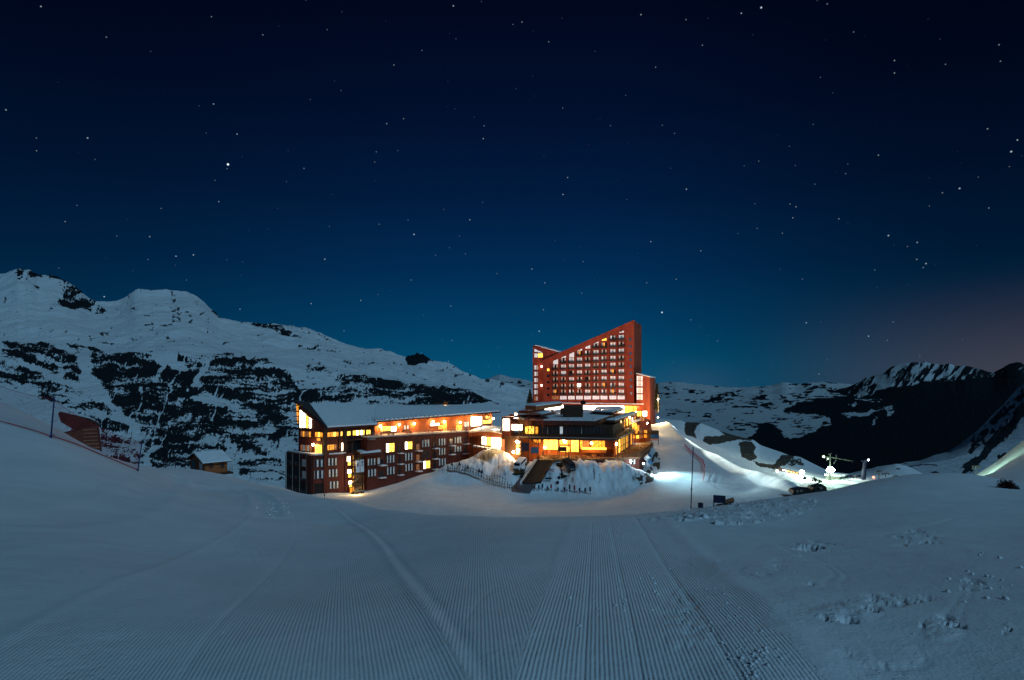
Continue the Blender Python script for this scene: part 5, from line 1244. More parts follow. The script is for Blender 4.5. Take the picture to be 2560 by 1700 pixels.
# notice boards below the deck
for (x0,x1,y0,y1,yb,d,mm,lbl) in ((1327,1346,1118,1133,1150,163,m_blue,'blue notice board at the head of the conveyor beside the white van'),(1304,1323,1107,1128,1150,163.5,m_navy,'dark notice board left of the blue one, under the deck end'),
                                (1396,1417,1117,1128.5,1150,163,m_brown,'brown notice board on two posts in front of the bright terrace lamp')):
    t_ = thing('notice_board', P((x0+x1)/2, yb, d), lbl, 'sign'); s = MB(); c0 = P((x0+x1)/2,(y0+y1)/2,d); s.box(c0, ((x1-x0)/FPX*d,.12,(y1-y0)/FPX*d)); part(s, 'panel', t_, mm)
    for x in (x0+3, x1-3): s = MB(); s.bar(P(x,y0,d+.15), P(x,yb+4,d+.15), .14,.14); part(s, 'post', t_, m_steel)
# two-armed signpost on the bank
b0 = on(1375,1206,125,175); t_ = thing('signpost', b0, 'thin signpost on the snow bank with red arms above a dark bar', 'signpost')
dd = b0.y; s = MB(); s.bar(b0, P(1375,1170,dd), .12,.12); part(s, 'post', t_, m_steel)
s = MB(); s.bar(P(1362,1175,dd-.2), P(1386,1173,dd-.2), .08,.2); s.bar(P(1376,1174,dd-.2), P(1384,1180,dd-.2), .08,.18); part(s, 'arm', t_, c_red, 'red arms')
s = MB(); s.bar(P(1363,1196,dd-.2), P(1379,1196,dd-.2), .1,.45); part(s, 'arm', t_, m_navy, 'dark bar')
# barrier fence along the foot of the left bank
ords = ['leftmost','second','third','fourth','fifth','sixth','seventh','eighth','ninth','tenth','eleventh','twelfth','thirteenth','fourteenth','fifteenth','sixteenth']
fpts = [on(x, y, 110, 175) for x, y in ((1118,1178),(1145,1183),(1175,1192),(1205,1204),(1235,1215),(1262,1222),(1298,1226))]
fn = thing('barrier_fence', fpts[0], 'long barrier fence of dark posts and rails at the foot of the left snow bank', 'fence')
rfc = random.Random(9); allp = []
for i in range(len(fpts)-1):
    for k in range(6): allp.append(fpts[i].lerp(fpts[i+1], k/6))
for i, q in enumerate(allp):
    q.z = gz(q.x, q.y); s = MB(); s.bar(q-UP*.2, q+UP*rfc.uniform(1.3, 2.1)+Vector((rfc.uniform(-.1,.1),0,0)), .13,.13); part(s, 'post', fn, m_steel)
s = MB()
for h in (.5, 1.05):
    for a, c_ in zip(allp[:-1], allp[1:]): s.bar(a+UP*(h+rfc.uniform(-.1,.1)), c_+UP*(h+rfc.uniform(-.1,.1)), .06,.09)
part(s, 'rail', fn, m_steel)
f2 = [on(x, y, 110, 178) for x, y in ((1150,1172),(1190,1184),(1230,1198),(1270,1212))]
fn2 = thing('barrier_fence', f2[0], 'shorter barrier fence standing higher up behind the long one on the left bank', 'fence')
a2 = []
for i in range(3):
    for k in range(6): a2.append(f2[i].lerp(f2[i+1], k/6))
for q in a2: q.z = gz(q.x, q.y); s = MB(); s.bar(q-UP*.2, q+UP*rfc.uniform(1.0, 1.7), .11,.11); part(s, 'post', fn2, m_steel)
s = MB()
for a, c_ in zip(a2[:-1], a2[1:]): s.bar(a+UP*.9, c_+UP*.9, .06,.08)
part(s, 'rail', fn2, m_steel)
# padded posts at the foot of the right bank
for i, (x, y, h) in enumerate(((1336,1228,1.4),(1347,1228,1.6),(1356,1228,1.9),(1369,1229,1.3),(1378,1228,1.7),(1395,1230,1.1),(1411,1231,1.3),(1424,1231,1.9),(1436,1233,1.9),(1449,1234,1.4),(1463,1235,1.5),(1475.5,1237,2.0))):
    q = on(x, y, 110, 160); t_ = thing('padded_post', q, ords[i]+' padded post from the left in the row at the foot of the bank', 'post', 'padded posts at the foot of the bank')
    s = MB(); s.tube(q-UP*.2, q+UP*h*.55, .07, 0, 8); part(s, 'pole', t_, m_steel)
    s = MB(); s.tube(q+UP*h*.45, q+UP*h, .24, 0, 10, .2); part(s, 'pad', t_, [c_red, m_navy, m_navy, m_steel][i % 4])
for (x, y, lb_) in ((1398,1199,'dark ball marker higher on the bank right of the signpost'),(1394,1211,'dark ball marker lower on the bank right of the signpost'),(1304,1195,'navy marker bag at the left edge of the conveyor')):
    q = on(x, y, 120, 165); s = MB(); s.ball(q+UP*.45, .42, 0, 10, 1.1); s.tube(q-UP*.2, q+UP*.2, .08, 0, 6); single(s, 'marker', q, m_navy, lb_, 'marker')
# piles of skis and kit: small chunks lying on the bank
s = MB(); rc = random.Random(2)
for (x, y) in ((1130,1164),(1149,1163),(1170,1171),(1198,1180),(1205,1182)):
    q = on(x, y, 120, 180); t_ = thing('traffic_cone', q, 'small dark cone on the left bank, number %d from the left' % ([1130,1149,1170,1198,1205].index(x)+1), 'cone'); t_['label'] = ords[[1130,1149,1170,1198,1205].index(x)]+' small dark cone from the left on the snow above the barrier fence'
    s = MB(); s.tube(q, q+UP*.95, .34, 0, 10, .08); part(s, 'body', t_, m_navy); s = MB(); s.box(q+UP*.05, (.8,.8,.1)); part(s, 'base', t_, m_steel)
# elevated control cabin at the right of the terrace
t_ = thing('control_cabin', P(1637,1112,196), 'dark cabin with a blue stripe on stilts right of the restaurant', 'cabin')
s = MB(); d = 196; s.box(P(1637,1088,d)+Vector((0,1.5,0)), (2.9,2.6,3.0)); part(s, 'body', t_, m_brown)
s = MB(); s.box(P(1637,1090.5,d)+Vector((0,.12,0)), (2.95,.1,1.1)); part(s, 'stripe', t_, m_blue)
s = MB(); s.box(P(1637,1099,d)+Vector((0,.10,0)), (2.9,.1,.7)); part(s, 'sill', t_, mat('pink_sill', (.45,.25,.2), .7))
for x in (1628,1646): s = MB(); s.bar(P(x,1100,d), P(x,1125,d), .2,.2); part(s, 'leg', t_, m_steel)
# snow cannon lit by the cold lamp beneath the terrace corner
q = on(1620,1172,140,200); q = P(1618,1166,168)
t_ = thing('snow_cannon', q, 'white snow cannon on a frame, brightly lit below the terrace corner', 'snow cannon')
s = MB(); s.tube(q+Vector((-.6,0,2.2)), q+Vector((.5,-.8,3.3)), .62, 0, 14, .72); s.tube(q+Vector((.5,-.8,3.3)), q+Vector((.56,-.85,3.37)), .74, 1, 14); part(s, 'barrel', t_, [m_white, m_blue])
s = MB(); s.bar(q, q+UP*2.2, .25,.25); s.bar(q+Vector((-1,.3,0)), q+UP*1.3, .14,.14); s.bar(q+Vector((1,.3,0)), q+UP*1.3, .14,.14); s.bar(q+Vector((0,-1.2,0)), q+UP*1.3, .14,.14); part(s, 'frame', t_, m_white)
s = MB(); s.box(q+Vector((.9,.2,1.2)), (.9,.6,.9)); part(s, 'pump_box', t_, m_blue)
CYAN = (.45,.85,1.0)
floodlight(P(1607,1168,163), P(1740,1208,150), 42000, CYAN, 'cold floodlight low at the restaurant corner, lighting the piste', 95, None, m_lampc, .7)
lamp('added_cannon_glow', P(1612,1150,160), 900, COOL, .3, parent=t_)  # added lights without fixtures, brighten the cannon and the snow around it
lamp('added_cannon_glow', P(1640,1186,158), 1500, CYAN, .3, parent=t_)
# red safety fence on the piste edge
rp = [on(x, y, 120, 240) for x, y in ((1712,1117),(1724,1130),(1736,1140),(1748,1150),(1758,1158),(1762,1172),(1762,1186),(1759,1203))]
t_ = thing('safety_fence', rp[-1], 'low red safety net fence curving down the right piste', 'fence')
s = MB()
for a, c_ in zip(rp[:-1], rp[1:]):
    for h in [.15*k for k in range(1, 8)]: s.bar(a+UP*h, c_+UP*h, .03,.05)
    for k in range(6): w = a.lerp(c_, k/6); s.bar(w, w+UP*1.1, .05,.05)
part(s, 'net', t_, m_redn)
for q in rp: s = MB(); s.bar(q-UP*.2, q+UP*1.4, .07,.07); part(s, 'post', t_, m_redn)
# hut on the left
hut = thing('ski_hut', P(520,1190,115), 'small wooden hut with a snowy roof at the left edge of the piste', 'hut')
HF = Fac(512, 113, 568, 116.2); HG = Fac(476, 117.6, 512, 113)
zf, zw = HF.z(540,1192), HF.z(540,1162)
s = MB(); ga = HG.pt(0,zf); gb = HG.pt(HG.len,zf); apex = (HG.pt(HG.len*.5,0)); za = HG.z(494,1145)
back_ = HF.u*HF.len
s.prism([ga, gb, Vector((gb.x,gb.y,zw)), Vector((apex.x,apex.y,za)), Vector((ga.x,ga.y,zw))], back_); part(s, 'wall', hut, m_wood)
o1 = -HF.u*.9; o2 = HF.u*(HF.len+.5)
e1 = Vector((gb.x,gb.y,zw))+(Vector((gb.x,gb.y,zw))-Vector((apex.x,apex.y,za)))*.22; e0 = Vector((ga.x,ga.y,zw))+(Vector((ga.x,ga.y,zw))-Vector((apex.x,apex.y,za)))*.22; ap = Vector((apex.x,apex.y,za+.1))
s = MB(); s.prism([e0+o1, ap+o1, e1+o1, e1+o1+UP*.14, ap+o1+UP*.16, e0+o1+UP*.14], o2-o1); part(s, 'roof', hut, m_brown)
s = MB(); s.prism([ap+o1*.8+UP*.17, e1+o1*.8+UP*.15, e1+o1*.8+UP*.38, ap+o1*.8+UP*.42], o2-o1*.8); part(s, 'roof_snow', hut, m_snow)
for x in (528, 556): pwin(HF, hut, x-3.5, x+3.5, 1168, 1176, [m_glass], name='window')
s = MB(); HG.pbox(s, 481, 489, 1160, 1188, 0, .05, 0); part(s, 'door', hut, m_glass); s = MB(); HG.pbox(s, 499, 506, 1162, 1188, 0, .06, 0); part(s, 'door', hut, m_white)
s = MB(); s.prism([HG.pt(-1.2,zf-.4,1.6), HG.pt(HG.len+.2,zf-.4,1.6), HF.pt(HF.len+1,zf-.4,.6), HF.pt(HF.len+1,zf-.4,-4.5), HG.pt(-1.2,zf-.4,-5)], UP*.35); part(s, 'deck', hut, m_brown)
s = MB(); railing(Fac(568,116.2,577,117), s, 0, 1.2, zf, 0, 1.0, .5, bars=2); part(s, 'railing', hut, m_brown)
hut.location.z += .75
# small poles near the hut
for i, (x, y, h) in enumerate(((414,1163,1.2),(438,1165,1.3),(463,1170,1.4))):
    q = on(x, y+2, 50, 118); s = MB(); s.tube(q-UP*.1, q+UP*h, .05, 0, 6); s.tube(q+UP*h*.6, q+UP*h*.95, .10, 0, 6); single(s, 'marker_pole', q, m_navy, ['leftmost','middle','rightmost'][i]+' of three short dark poles left of the wooden hut', 'pole', 'short poles by the hut')
q = on(811,1246,40,140); s = MB(); s.tube(q-UP*.1, q+UP*.7, .05, 0, 6); s.box(q+UP*.75, (.22,.22,.4)); single(s, 'marker_pole', q, m_navy, 'single tiny dark post in the snow below the corner of the wing', 'pole')
# half buried wooden shelter behind the net
d = 57; sh = thing('timber_shelter', P(205,1115,d), 'brown timber shelter half buried in snow behind the red net', 'shelter')
s = MB(); s.prism([P(145,1034,d), P(225,1053,d), P(246,1064,d), P(206,1074,d), P(190,1077,d), P(152,1055,d)], Vector((-1.7,2.4,.1))); part(s, 'roof', sh, mat('red_brown_boards', (.075,.022,.014), .75, vary=.3, scale=3, bump=.02))
s = MB(); s.prism([P(157,1085,d-.3), P(206,1073,d-.3), P(244,1064,d-.3), P(253,1127,d-.3), P(211,1114,d-.3)], Vector((-1.5,2.0,0))); part(s, 'wall', sh, mat('old_boards', (.12,.052,.026), .75, vary=.35, scale=4, bump=.02, stretch=(1,1,6)))
s = MB()
for k in range(6): y = 1072+k*9; s.bar(P(208,y+3,d-.36), P(245+k*1.3,y+1,d-.36), .05,.12)
part(s, 'board', sh, mat('pale_board', (.32,.17,.09), .75, vary=.3))
s = MB(); s.bar(P(244,1063,d-.4), P(253,1128,d-.4), .12,.12); part(s, 'corner_post', sh, m_brown)
# net poles and the red net
pb = [on(127,1095,25,40), on(344,1178,36,52)]; pt_ = [P(136,992,pb[0].y), P(355,1105,pb[1].y)]
for i, lb_ in enumerate(('tall dark blue pole at the far left holding the red net','dark blue net pole right of the buried timber shelter')):
    s = MB(); s.tube(pb[i]-UP*.1, pt_[i], .045, 0, 8, .035); s.tube(pb[i]+(pt_[i]-pb[i])*.02, pb[i]+(pt_[i]-pb[i])*.06, .08, 0, 8); single(s, 'net_pole', pb[i], mat('blue_pole', (.015,.03,.12), .5), lb_, 'pole', 'net poles')
netm = mat('net_mesh', (.45,.03,.06), .8, vary=.3, scale=1, alpha=.20)
nett = mat('net_mesh_fine', (.40,.03,.06), .8, vary=.3, scale=1, alpha=.10)
def net(a_b, a_t, c_b, c_t, label, m_, sag=.5, n=24):
    t_ = thing('safety_net', a_b, label, 'net'); s = MB(); lo = []; hi = []
    for k in range(n+1):
        w = k/n; q = a_b.lerp(c_b, w); q.z = gz(q.x, q.y)+.05; h = a_t.lerp(c_t, w)-UP*sag*4*w*(1-w); lo.append(q); hi.append(h)
    for k in range(n): s.add([lo[k], lo[k+1], hi[k+1], hi[k]], [(0,1,2,3)])
    part(s, 'netting', t_, m_)
    for ln, w_ in ((lo, .045), (hi, .02)):
        s = MB()
        for k in range(n): s.bar(ln[k]+UP*.05, ln[k+1]+UP*.05, w_, w_)
        part(s, 'rope', t_, m_redn)
    return t_
net(pb[0], pt_[0]-UP*.3, pb[1], pt_[1]-UP*.05, 'sagging red safety net between the two dark blue poles', netm, .35)
pl = on(-90,1022,22,40); net(pl, P(-70,940,pl.y), pb[0], pt_[0]-UP*.2, 'faint red safety net left of the tall dark blue pole', nett, .2)
# right foreground: thin pole, navy board with a rolled mat, box, shrub
q = on(1727,1272,16,34); s = MB(); s.tube(q-UP*.1, P(1733,1118,q.y), .022, 0, 8); s.tube(q+(P(1733,1118,q.y)-q)*.3, q+(P(1733,1118,q.y)-q)*.34, .03, 0, 8); single(s, 'piste_pole', q, m_navy, 'tall thin dark pole standing alone at the crest of the slope', 'pole')
q = on(1784,1266,16,36); d = q.y
t_ = thing('crest_sign', q, 'navy board on a post at the crest of the slope', 'sign')
s = MB(); s.bar(q-UP*.05, P(1784.5,1238,d), .035,.035); s.bar(P(1812,1262,d), P(1813,1241,d), .03,.03); part(s, 'post', t_, m_navy)
s = MB(); s.prism([P(1784,1237.5,d), P(1814,1240,d), P(1813,1258,d), P(1784,1257,d)], Vector((0,.04,0))); part(s, 'panel', t_, m_navy)
t_ = thing('rolled_mat', P(1822,1262,d+.8), 'brown rolled mat lying on a low rack right of the navy board', 'mat')
s = MB(); s.tube(P(1811,1256,d+.5), P(1834,1249,d+.5), .10, 0, 12); part(s, 'roll', t_, m_ply)
s = MB(); s.bar(P(1792,1262.5,d+.4), P(1832,1256,d+.4), .06,.05); s.bar(P(1812,1262,d+.4), P(1826,1261,d+.4), .03,.03); s.bar(P(1793,1264,d+.4), P(1799,1264,d+.4), .12,.06); s.bar(P(1827,1262,d+.4), P(1827,1255,d+.4), .03,.03); part(s, 'rack', t_, m_steel)
q = on(1751,1271,16,34); t_ = thing('slope_box', q, 'small dark box with a frame between the thin pole and the navy board', 'box')
s = MB(); s.box(q+Vector((0,0,.13)), (.14,.12,.20)); part(s, 'body', t_, m_navy)
s = MB(); 
for sx in (-.10,.10): s.bar(q+Vector((sx,-.02,0)), q+Vector((sx,-.02,.22)), .018,.018)
s.bar(q+Vector((-.10,-.02,.22)), q+Vector((.10,-.02,.22)), .018,.018); s.bar(q+Vector((-.10,-.02,.12)), q+Vector((.10,-.02,.12)), .018,.018); part(s, 'frame', t_, m_steel)
def foliage(mb, c, rx, ry, rz_, n, size, seed, cone=False):
    r_ = random.Random(seed)
    for _ in range(n):
        th = r_.uniform(0, 2*math.pi)
        if cone:
            t = r_.random()**.8; rad = (1-t)*(.55+.45*r_.random())*(.75+.25*math.sin(t*40+th*2)); p = c+Vector((rx*rad*math.cos(th), ry*rad*math.sin(th), rz_*t))
        else:
            ph = math.acos(r_.uniform(-.2, 1)); k = r_.uniform(.55, 1.0)*(1+.18*math.sin(th*5+seed)); p = c+Vector((rx*k*math.sin(ph)*math.cos(th), ry*k*math.sin(ph)*math.sin(th), rz_*k*math.cos(ph)))
        d1 = Vector((r_.gauss(0,1), r_.gauss(0,1), r_.gauss(0,.6))).normalized()*size*r_.uniform(.6,1.4); d2 = d1.cross(Vector((r_.gauss(0,1), r_.gauss(0,1), r_.gauss(0,1)))).normalized()*size*.45
        mb.add([p-d1, p+d2*.8, p+d1, p-d2*.8], [(0,1,2,3)])
m_leaf = mat('needle_leaf', (.022,.03,.018), .8, vary=.5, scale=3)
m_leafr = mat('rust_leaf', (.045,.012,.012), .8, vary=.5, scale=6)
q = on(2520,1221,22,40); t_ = thing('shrub', q, 'dark reddish shrub poking out of the snow at the far right crest', 'shrub')
s = MB(); k_ = q.y/FPX; foliage(s, q+Vector((-.1,0,.02)), 19*k_, .35, 21*k_, 900, .05, 3); foliage(s, q+Vector((.15,0,-.02)), 13*k_, .3, 16*k_, 500, .05, 4); part(s, 'crown', t_, m_leafr)
s = MB()
for i in range(7): s.tube(q, q+Vector((math.sin(i*1.7)*.25, .1*math.cos(i), .25)), .015, 0, 6, .005)
part(s, 'trunk', t_, m_brown)
q = on(2545,1223,20,40); s = MB(); foliage(s, q, .07,.07,.07, 120, .03, 8); single(s, 'shrub', q, m_leafr, 'tiny dark shrub just right of the large one at the far right crest', 'shrub')
def conifer(base_, h, r_, seed, label, lit=False):
    t_ = thing('conifer_tree', base_, label, 'tree'); s = MB(); foliage(s, Vector(base_)+UP*h*.12, r_, r_, h*.88, 1500, h*.045, seed, True); part(s, 'crown', t_, m_leaf)
    s = MB(); s.tube(base_, Vector(base_)+UP*h*.9, h*.03, 0, 8, .02); part(s, 'trunk', t_, m_brown); return t_
q = P(1325,1020,262); conifer(q, 8.5, 2.6, 5, 'dark conifer standing left of the tower')
q = P(1642,1032,246); conifer(q, 12.5, 1.6, 6, 'slim conifer against the right side of the tower, lit from below')
s = MB(); q = P(1646,1030,240); t_ = thing('lamp_post', q, 'tall lamp post at the right foot of the tower', 'lamp post'); s.tube(q, P(1645,985,240), .12, 0, 8, .08); part(s, 'pole', t_, m_pale)
for y in (998, 1043): 
    s = MB(); s.ball(P(1645,y,239.6), .27); part(s, 'lamp', t_, m_lampw)
s = MB(); lamp('post_light', P(1646,1000,238), 1500, (1,.72,.3), .4, parent=t_); lamp('post_light', P(1650,1044,235), 9000, (1,.66,.26), .4, parent=t_)
for (x, y, pw, an) in ((1696,1078,120000,8),(1738,1110,520000,5.5),(1788,1140,560000,5),(1840,1163,560000,4.6),(1896,1186,520000,4.2),(1950,1206,420000,4)):
    lamp('added_bank_beam', P(1646,988,239.3), pw, (.84,1.0,.90), .3, an, on(x, y, 125, 236), parent=t_, blend=.8)  # added narrow beams from the post head, drawing the bright bank
# groomer behind the crest
gq = on(2022,1252,100,150); gq = Vector((plan(2020,122)[0], 122, gz(*plan(2020,122)))); t_ = thing('snow_groomer', gq, 'dark snow groomer with a bent winch arm behind the crest, beside the bright berm', 'snow groomer')
dd = gq.y; s = MB(); s.prism([P(1998,1236,dd), P(1985,1238,dd), P(1981,1233,dd), P(1985,1227,dd), P(2006,1223,dd), P(2030,1225,dd), P(2034,1219,dd), P(2050,1216,dd), P(2064,1216,dd), P(2068,1221,dd), P(2062,1228,dd), P(2040,1236,dd)], Vector((.6,3.2,0))); part(s, 'body', t_, m_steel)
for (x0,x1,yb,yt) in ((1980,2036,1246,1231),(2032,2070,1240,1225)):
    s = MB(); s.prism([P(x0+2,yb,dd-.4), P(x0,yb-6,dd-.4), P(x0+4,yt,dd-.4), P(x1-4,yt-3,dd-.4), P(x1,yt+3,dd-.4), P(x1-4,yb-3,dd-.4)], Vector((.1,.5,0))); part(s, 'track', t_, m_tyre)
s = MB(); s.bar(P(2025,1226,dd), P(2025.5,1213,dd), .14,.14); s.bar(P(2025.5,1213,dd), P(2034,1213,dd), .18,.18); s.bar(P(2034,1213,dd), P(2045,1208,dd), .16,.16); s.bar(P(2045,1208,dd), P(2058,1213,dd), .16,.16); s.bar(P(2045,1208,dd), P(2046,1216,dd), .10,.10); part(s, 'winch_arm', t_, m_steel)
for x, y in ((1994,1228),(2003,1226.5),(2053,1220)): s = MB(); s.tube(P(x,y,dd-.5), P(x+.01,y,dd-.35), .28, 0, 10); part(s, 'hub', t_, m_pale)
# base station of the lifts
gs = lambda px, d: Vector((*plan(px, d), gz(*plan(px, d))))
t_ = thing('lift_station', P(2090,1208,236), 'snow roofed lift station below the green white floodlight', 'building')
d = 236; s = MB(); s.hexa([P(2064,1216,d), P(2100,1218,d), P(2116,1216,d+9), P(2080,1214,d+9), P(2064,1188,d), P(2100,1191,d), P(2116,1189,d+9), P(2080,1186,d+9)]); part(s, 'wall', t_, mat('green_grey_wall', (.22,.24,.18), .7, vary=.3))
s = MB(); s.hexa([P(2061,1189,d-.6), P(2102,1192,d-.6), P(2120,1189,d+10), P(2078,1185.5,d+10), P(2061,1184.5,d-.6), P(2102,1188,d-.6), P(2120,1185.5,d+10), P(2078,1182,d+10)]); part(s, 'roof_snow', t_, m_snow)
s = MB(); s.hexa([P(2101,1214,d-.2), P(2117,1212,d+9), P(2117,1212,d+9.3), P(2101,1214,d+.1), P(2101,1192,d-.2), P(2119,1187,d+9), P(2119,1187,d+9.3), P(2101,1192,d+.1)]); part(s, 'door', t_, mat('dark_green_door', (.01,.05,.035), .5, vary=.3))
# floodlight mast with long arms
m_mast = mat('mast_paint', (.035,.045,.035), .7, vary=.2)
d = 232; mq = P(2075,1205,d); t_ = thing('floodlight_mast', mq, 'tall mast with long cross arms above the glaring floodlight', 'mast')
s = MB(); s.tube(mq, P(2075,1136,d), .32, 0, 10, .22); part(s, 'pole', t_, m_mast)
s = MB(); s.bar(P(2059,1141.5,d), P(2075,1143,d), .25,.25); s.bar(P(2075,1143,d), P(2131,1153,d), .34,.34); s.bar(P(2084,1160,d), P(2091,1149,d), .2,.2); s.bar(P(2090.5,1146,d), P(2090.5,1137,d), .2,.2); s.bar(P(2072,1136,d), P(2078,1134,d), .5,.4); part(s, 'arm', t_, m_mast)
for x, y, r_ in ((2059,1141.5,.5),(2069.5,1147,.35)): s = MB(); s.ball(P(x,y,d-.3), r_); part(s, 'lamp', t_, mat('pale_green_lamp', (.8,1,.7), .5, emit=(.75,1,.7), es=1.6, vary=0))
s = MB(); s.ball(P(2076,1174,d-1), 1.25, 0, 16); s.ball(P(2083,1175,d-.8), .6, 0, 12); s.ball(P(2069,1176,d-.8), .5, 0, 12); part(s, 'floodlight', t_, mat('glaring_lamp', (1,1,1), .5, emit=(.85,1,.86), es=45, vary=0))
lamp('station_flood', P(2077,1179,d-8), 12000, (.72,1,.78), 1.2, parent=t_)
lamp('station_flood', P(2077,1160,d-30), 3000, (.6,1,.7), .8, parent=t_)
lamp('station_flood', P(2050,1160,d+15), 3500, (.72,1,.78), 1.2, parent=t_)
# second floodlight and the long low lodge with warm windows
d = 250; t_ = thing('low_lodge', P(1980,1190,d), 'long low dark lodge with a row of small orange lit windows', 'building')
s = MB(); s.hexa([P(1946,1182,d), P(2000,1199,d), P(2002,1199,d+6), P(1950,1182,d+6), P(1946,1169,d), P(2000,1182,d), P(2002,1182,d+6), P(1950,1169,d+6)]); part(s, 'wall', t_, m_brown)
m_or = mat('lit_orange', (1,.4,.1), .5, emit=(1,.33,.06), es=5, vary=.3)
for i, (x, y) in enumerate(((1959,1175),(1965,1176.5),(1971,1178),(1978,1179.8),(1985,1181.5),(1992,1183.2))): s = MB(); s.box(P(x,y,d-.15), (.75,.1,.42)); part(s, 'window', t_, m_or if i > 1 else m_wht)
t_ = thing('floodlight_mast', P(2005,1196,246), 'short mast with a bright white lamp right of the low lodge', 'mast')
s = MB(); s.tube(P(2005,1200,246), P(2005,1180,246), .2, 0, 8); part(s, 'pole', t_, m_pale); s = MB(); s.ball(P(2005,1181,245), 1.0, 0, 14); part(s, 'floodlight', t_, MATS['glaring_lamp'])
lamp('lodge_flood', P(2007,1176,241), 2500, (.85,.95,1), .8, parent=t_); lamp('lodge_flood', P(2024,1188,238), 900, (.85,.92,1), .6, parent=t_)
t_ = thing('dome_tent', P(1940,1178,246), 'pale dome tent at the left end of the low lodge', 'tent'); s = MB(); s.ball(P(1939,1177,246), 1.0, 0, 12); part(s, 'canopy', t_, m_white); s = MB(); s.box(P(1943,1177,245), (.7,.1,.9)); part(s, 'door', t_, m_wht)
for i, (x, y, w_) in enumerate(((2012,1196,1.1),(2034,1199,1.5),(2042,1201,1.1),(2051,1204,1.3))):
    q = P(x, y+2, 225-i); s = MB(); foliage(s, q, w_*.7, .8, w_, 260, .22, 20+i); single(s, 'shrub', q, m_leaf, ['leftmost','second','third','rightmost'][i]+' of four dark shrubs in front of the lit lift area', 'shrub', 'shrubs in front of the lift area')
# white deck with parked machines, dark blue pylon
d = 240; t_ = thing('loading_deck', P(2136,1212,d), 'white snowy loading deck between the station and the dark blue pylon', 'deck')
s = MB(); s.hexa([P(2118,1213,d), P(2154,1209,d), P(2158,1207,d+8), P(2122,1211,d+8), P(2118,1198,d), P(2154,1196,d), P(2158,1194.5,d+8), P(2122,1197,d+8)]); part(s, 'base', t_, m_white)
s = MB()
for x in (2120,2127,2134,2141,2148): s.bar(P(x,1198,d), P(x,1192,d), .12,.12)
s.bar(P(2120,1192,d), P(2152,1190,d), .1,.1); part(s, 'railing', t_, m_steel)
for i, (x, y) in enumerate(((2126,1189),(2136,1190),(2148,1189))):
    q = P(x, y+4, d+4); t2 = thing('snowmobile', q, ['left','middle','right'][i]+' of three dark snowmobiles on the white loading deck', 'snowmobile', 'snowmobiles on the loading deck')
    s = MB(); s.prism([q+Vector((-1.1,0,.35)), q+Vector((1.2,0,.35)), q+Vector((1.0,0,.7)), q+Vector((.4,0,1.1)), q+Vector((-.1,0,.8)), q+Vector((-1.1,0,.75))], Vector((0,.6,0))); part(s, 'body', t2, [m_navy, m_yel, m_navy][i] if i != 1 else m_pale)
    s = MB(); s.box(q+Vector((-.4,.3,.2)), (1.4,.4,.3)); part(s, 'track', t2, m_tyre)
    for sy in (-.1,.7): s = MB(); s.bar(q+Vector((.3,sy,.05)), q+Vector((1.5,sy,.12)), .12,.05); part(s, 'ski', t2, m_steel)
lamp('deck_light', P(2136,1180,d-3), 900, (.85,1,.85), .5, parent=t_)
d = 236; t_ = thing('lift_pylon', P(2160,1212,d), 'thick dark blue lift pylon right of the loading deck, tiny light on top', 'pylon', 'lift pylons')
s = MB(); s.tube(P(2157,1210,d), P(2163,1152,d), 1.0, 0, 12, .7); part(s, 'mast', t_, m_navy); s = MB(); s.bar(P(2154,1153,d), P(2172,1151,d), .4,.5); part(s, 'crossarm', t_, m_navy); s = MB(); s.ball(P(2171,1150,d-.5), .32); part(s, 'lamp', t_, m_lampc)
d = 240; s = MB(); q = P(2184,1193,d); t_ = thing('beacon', q+Vector((0,0,-1.5)), 'small orange beacon right of the dark blue pylon', 'lamp'); s.ball(q, .55); part(s, 'lamp', t_, mat('beacon_orange', (1,.4,.3), .5, emit=(1,.30,.18), es=2.2, vary=0)); s = MB(); s.bar(q, q-UP*2.5, .12,.12); part(s, 'post', t_, m_steel)
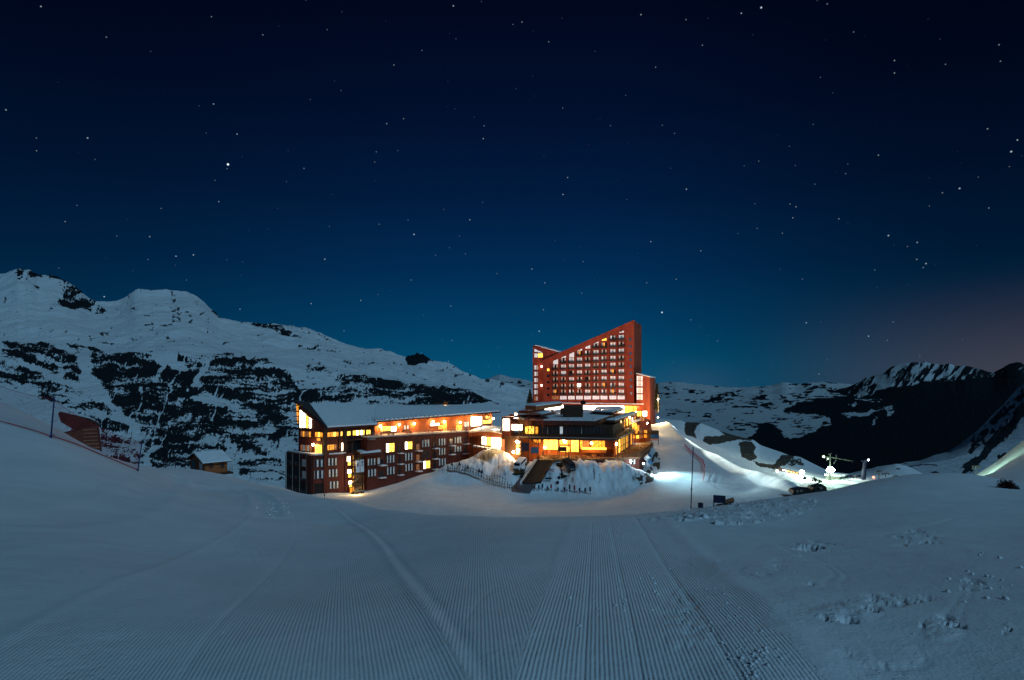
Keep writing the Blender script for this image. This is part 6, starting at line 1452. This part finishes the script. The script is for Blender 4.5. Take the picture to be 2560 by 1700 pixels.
for (x, y0, y1, d, lb_, w_) in ((2197,1178,1204,228,'first small T shaped pylon right of the orange beacon',2.0),(2213,1184,1201,215,'second small T shaped pylon right of the orange beacon',2.4),(2238,1190,1196,205,'lowest small T shaped pylon before the snowy mound',1.8),(2440,1165,1188,120,'T shaped lift pylon alone at the foot of the right slope',2.2)):
    q = P(x, y1+1, d); t_ = thing('lift_pylon', q, lb_, 'pylon', 'lift pylons'); s = MB(); s.tube(q-UP*1, P(x,y0,d), .16*d/215, 0, 8); part(s, 'mast', t_, m_steel)
    s = MB(); s.bar(P(x,y0,d)-Vector((w_/2*d/200,0,0)), P(x,y0,d)+Vector((w_/2*d/200,0,.15)), .25*d/215,.22*d/215); s.bar(P(x,y0,d)+Vector((-w_/2*d/200,0,-.05)), P(x,y0,d)+Vector((-w_/2*d/200,0,-.7)), .35*d/215,.2); s.bar(P(x,y0,d)+Vector((w_/2*d/200,0,.1)), P(x,y0,d)+Vector((w_/2*d/200,0,-.55)), .35*d/215,.2); part(s, 'crossarm', t_, m_steel)
q = on(1877,1161,120,230); s = MB(); s.tube(q-UP*.2, q+UP*1.9, .14, 0, 8); s.tube(q+UP*1.3, q+UP*1.8, .2, 0, 8); single(s, 'marker_pole', q, m_white, 'pale post on the lit snow berm above the groomer', 'pole')

floodlight(P(2335,1207,110), P(2530,1150,165), 60000, (.55,1,.72), 'unseen floodlight standing behind the crest, washing the small slope at the far right green', 80, None, m_lampg, .5)  # lamp added out of view to tint the slope
# loose clods of snow on the near slopes: nobody could count them
s = MB(); rc = random.Random(12)
def clod(px, py, r_):
    q = on(px, py, 3, 45)
    n0 = len(s.v); s.ball(q+UP*r_*.35, r_, 0, 8, .7)
    for i in range(n0, len(s.v)): s.v[i] += Vector((rc.uniform(-.3,.3), rc.uniform(-.3,.3), rc.uniform(-.25,.25)))*r_
for _ in range(150): clod(rc.gauss(1850, 90), rc.gauss(1272, 13), rc.uniform(.015,.045))
for (x, y, r_) in ((1721,1297,.11),(1762,1296,.13),(1750,1299,.07)): clod(x, y, r_)
for (cx, cy, sx, sy, n, r_) in ((1780,1480,40,60,34,.014),(1830,1580,40,50,24,.013),(2110,1525,60,14,30,.010),(2340,1570,40,14,25,.011),(2030,1368,45,8,25,.014),(1560,1470,70,60,40,.02),(620,1360,70,50,30,.012),(560,1450,90,60,30,.010),(690,1270,18,14,40,.05),(2450,1450,50,30,20,.03),(1880,1650,30,30,40,.02)):
    for _ in range(n): clod(rc.gauss(cx, sx), rc.gauss(cy, sy), r_*rc.uniform(.4,1.3))
single(s, 'snow_clods', (0,0,0), m_snow, None, None)['kind'] = 'stuff'
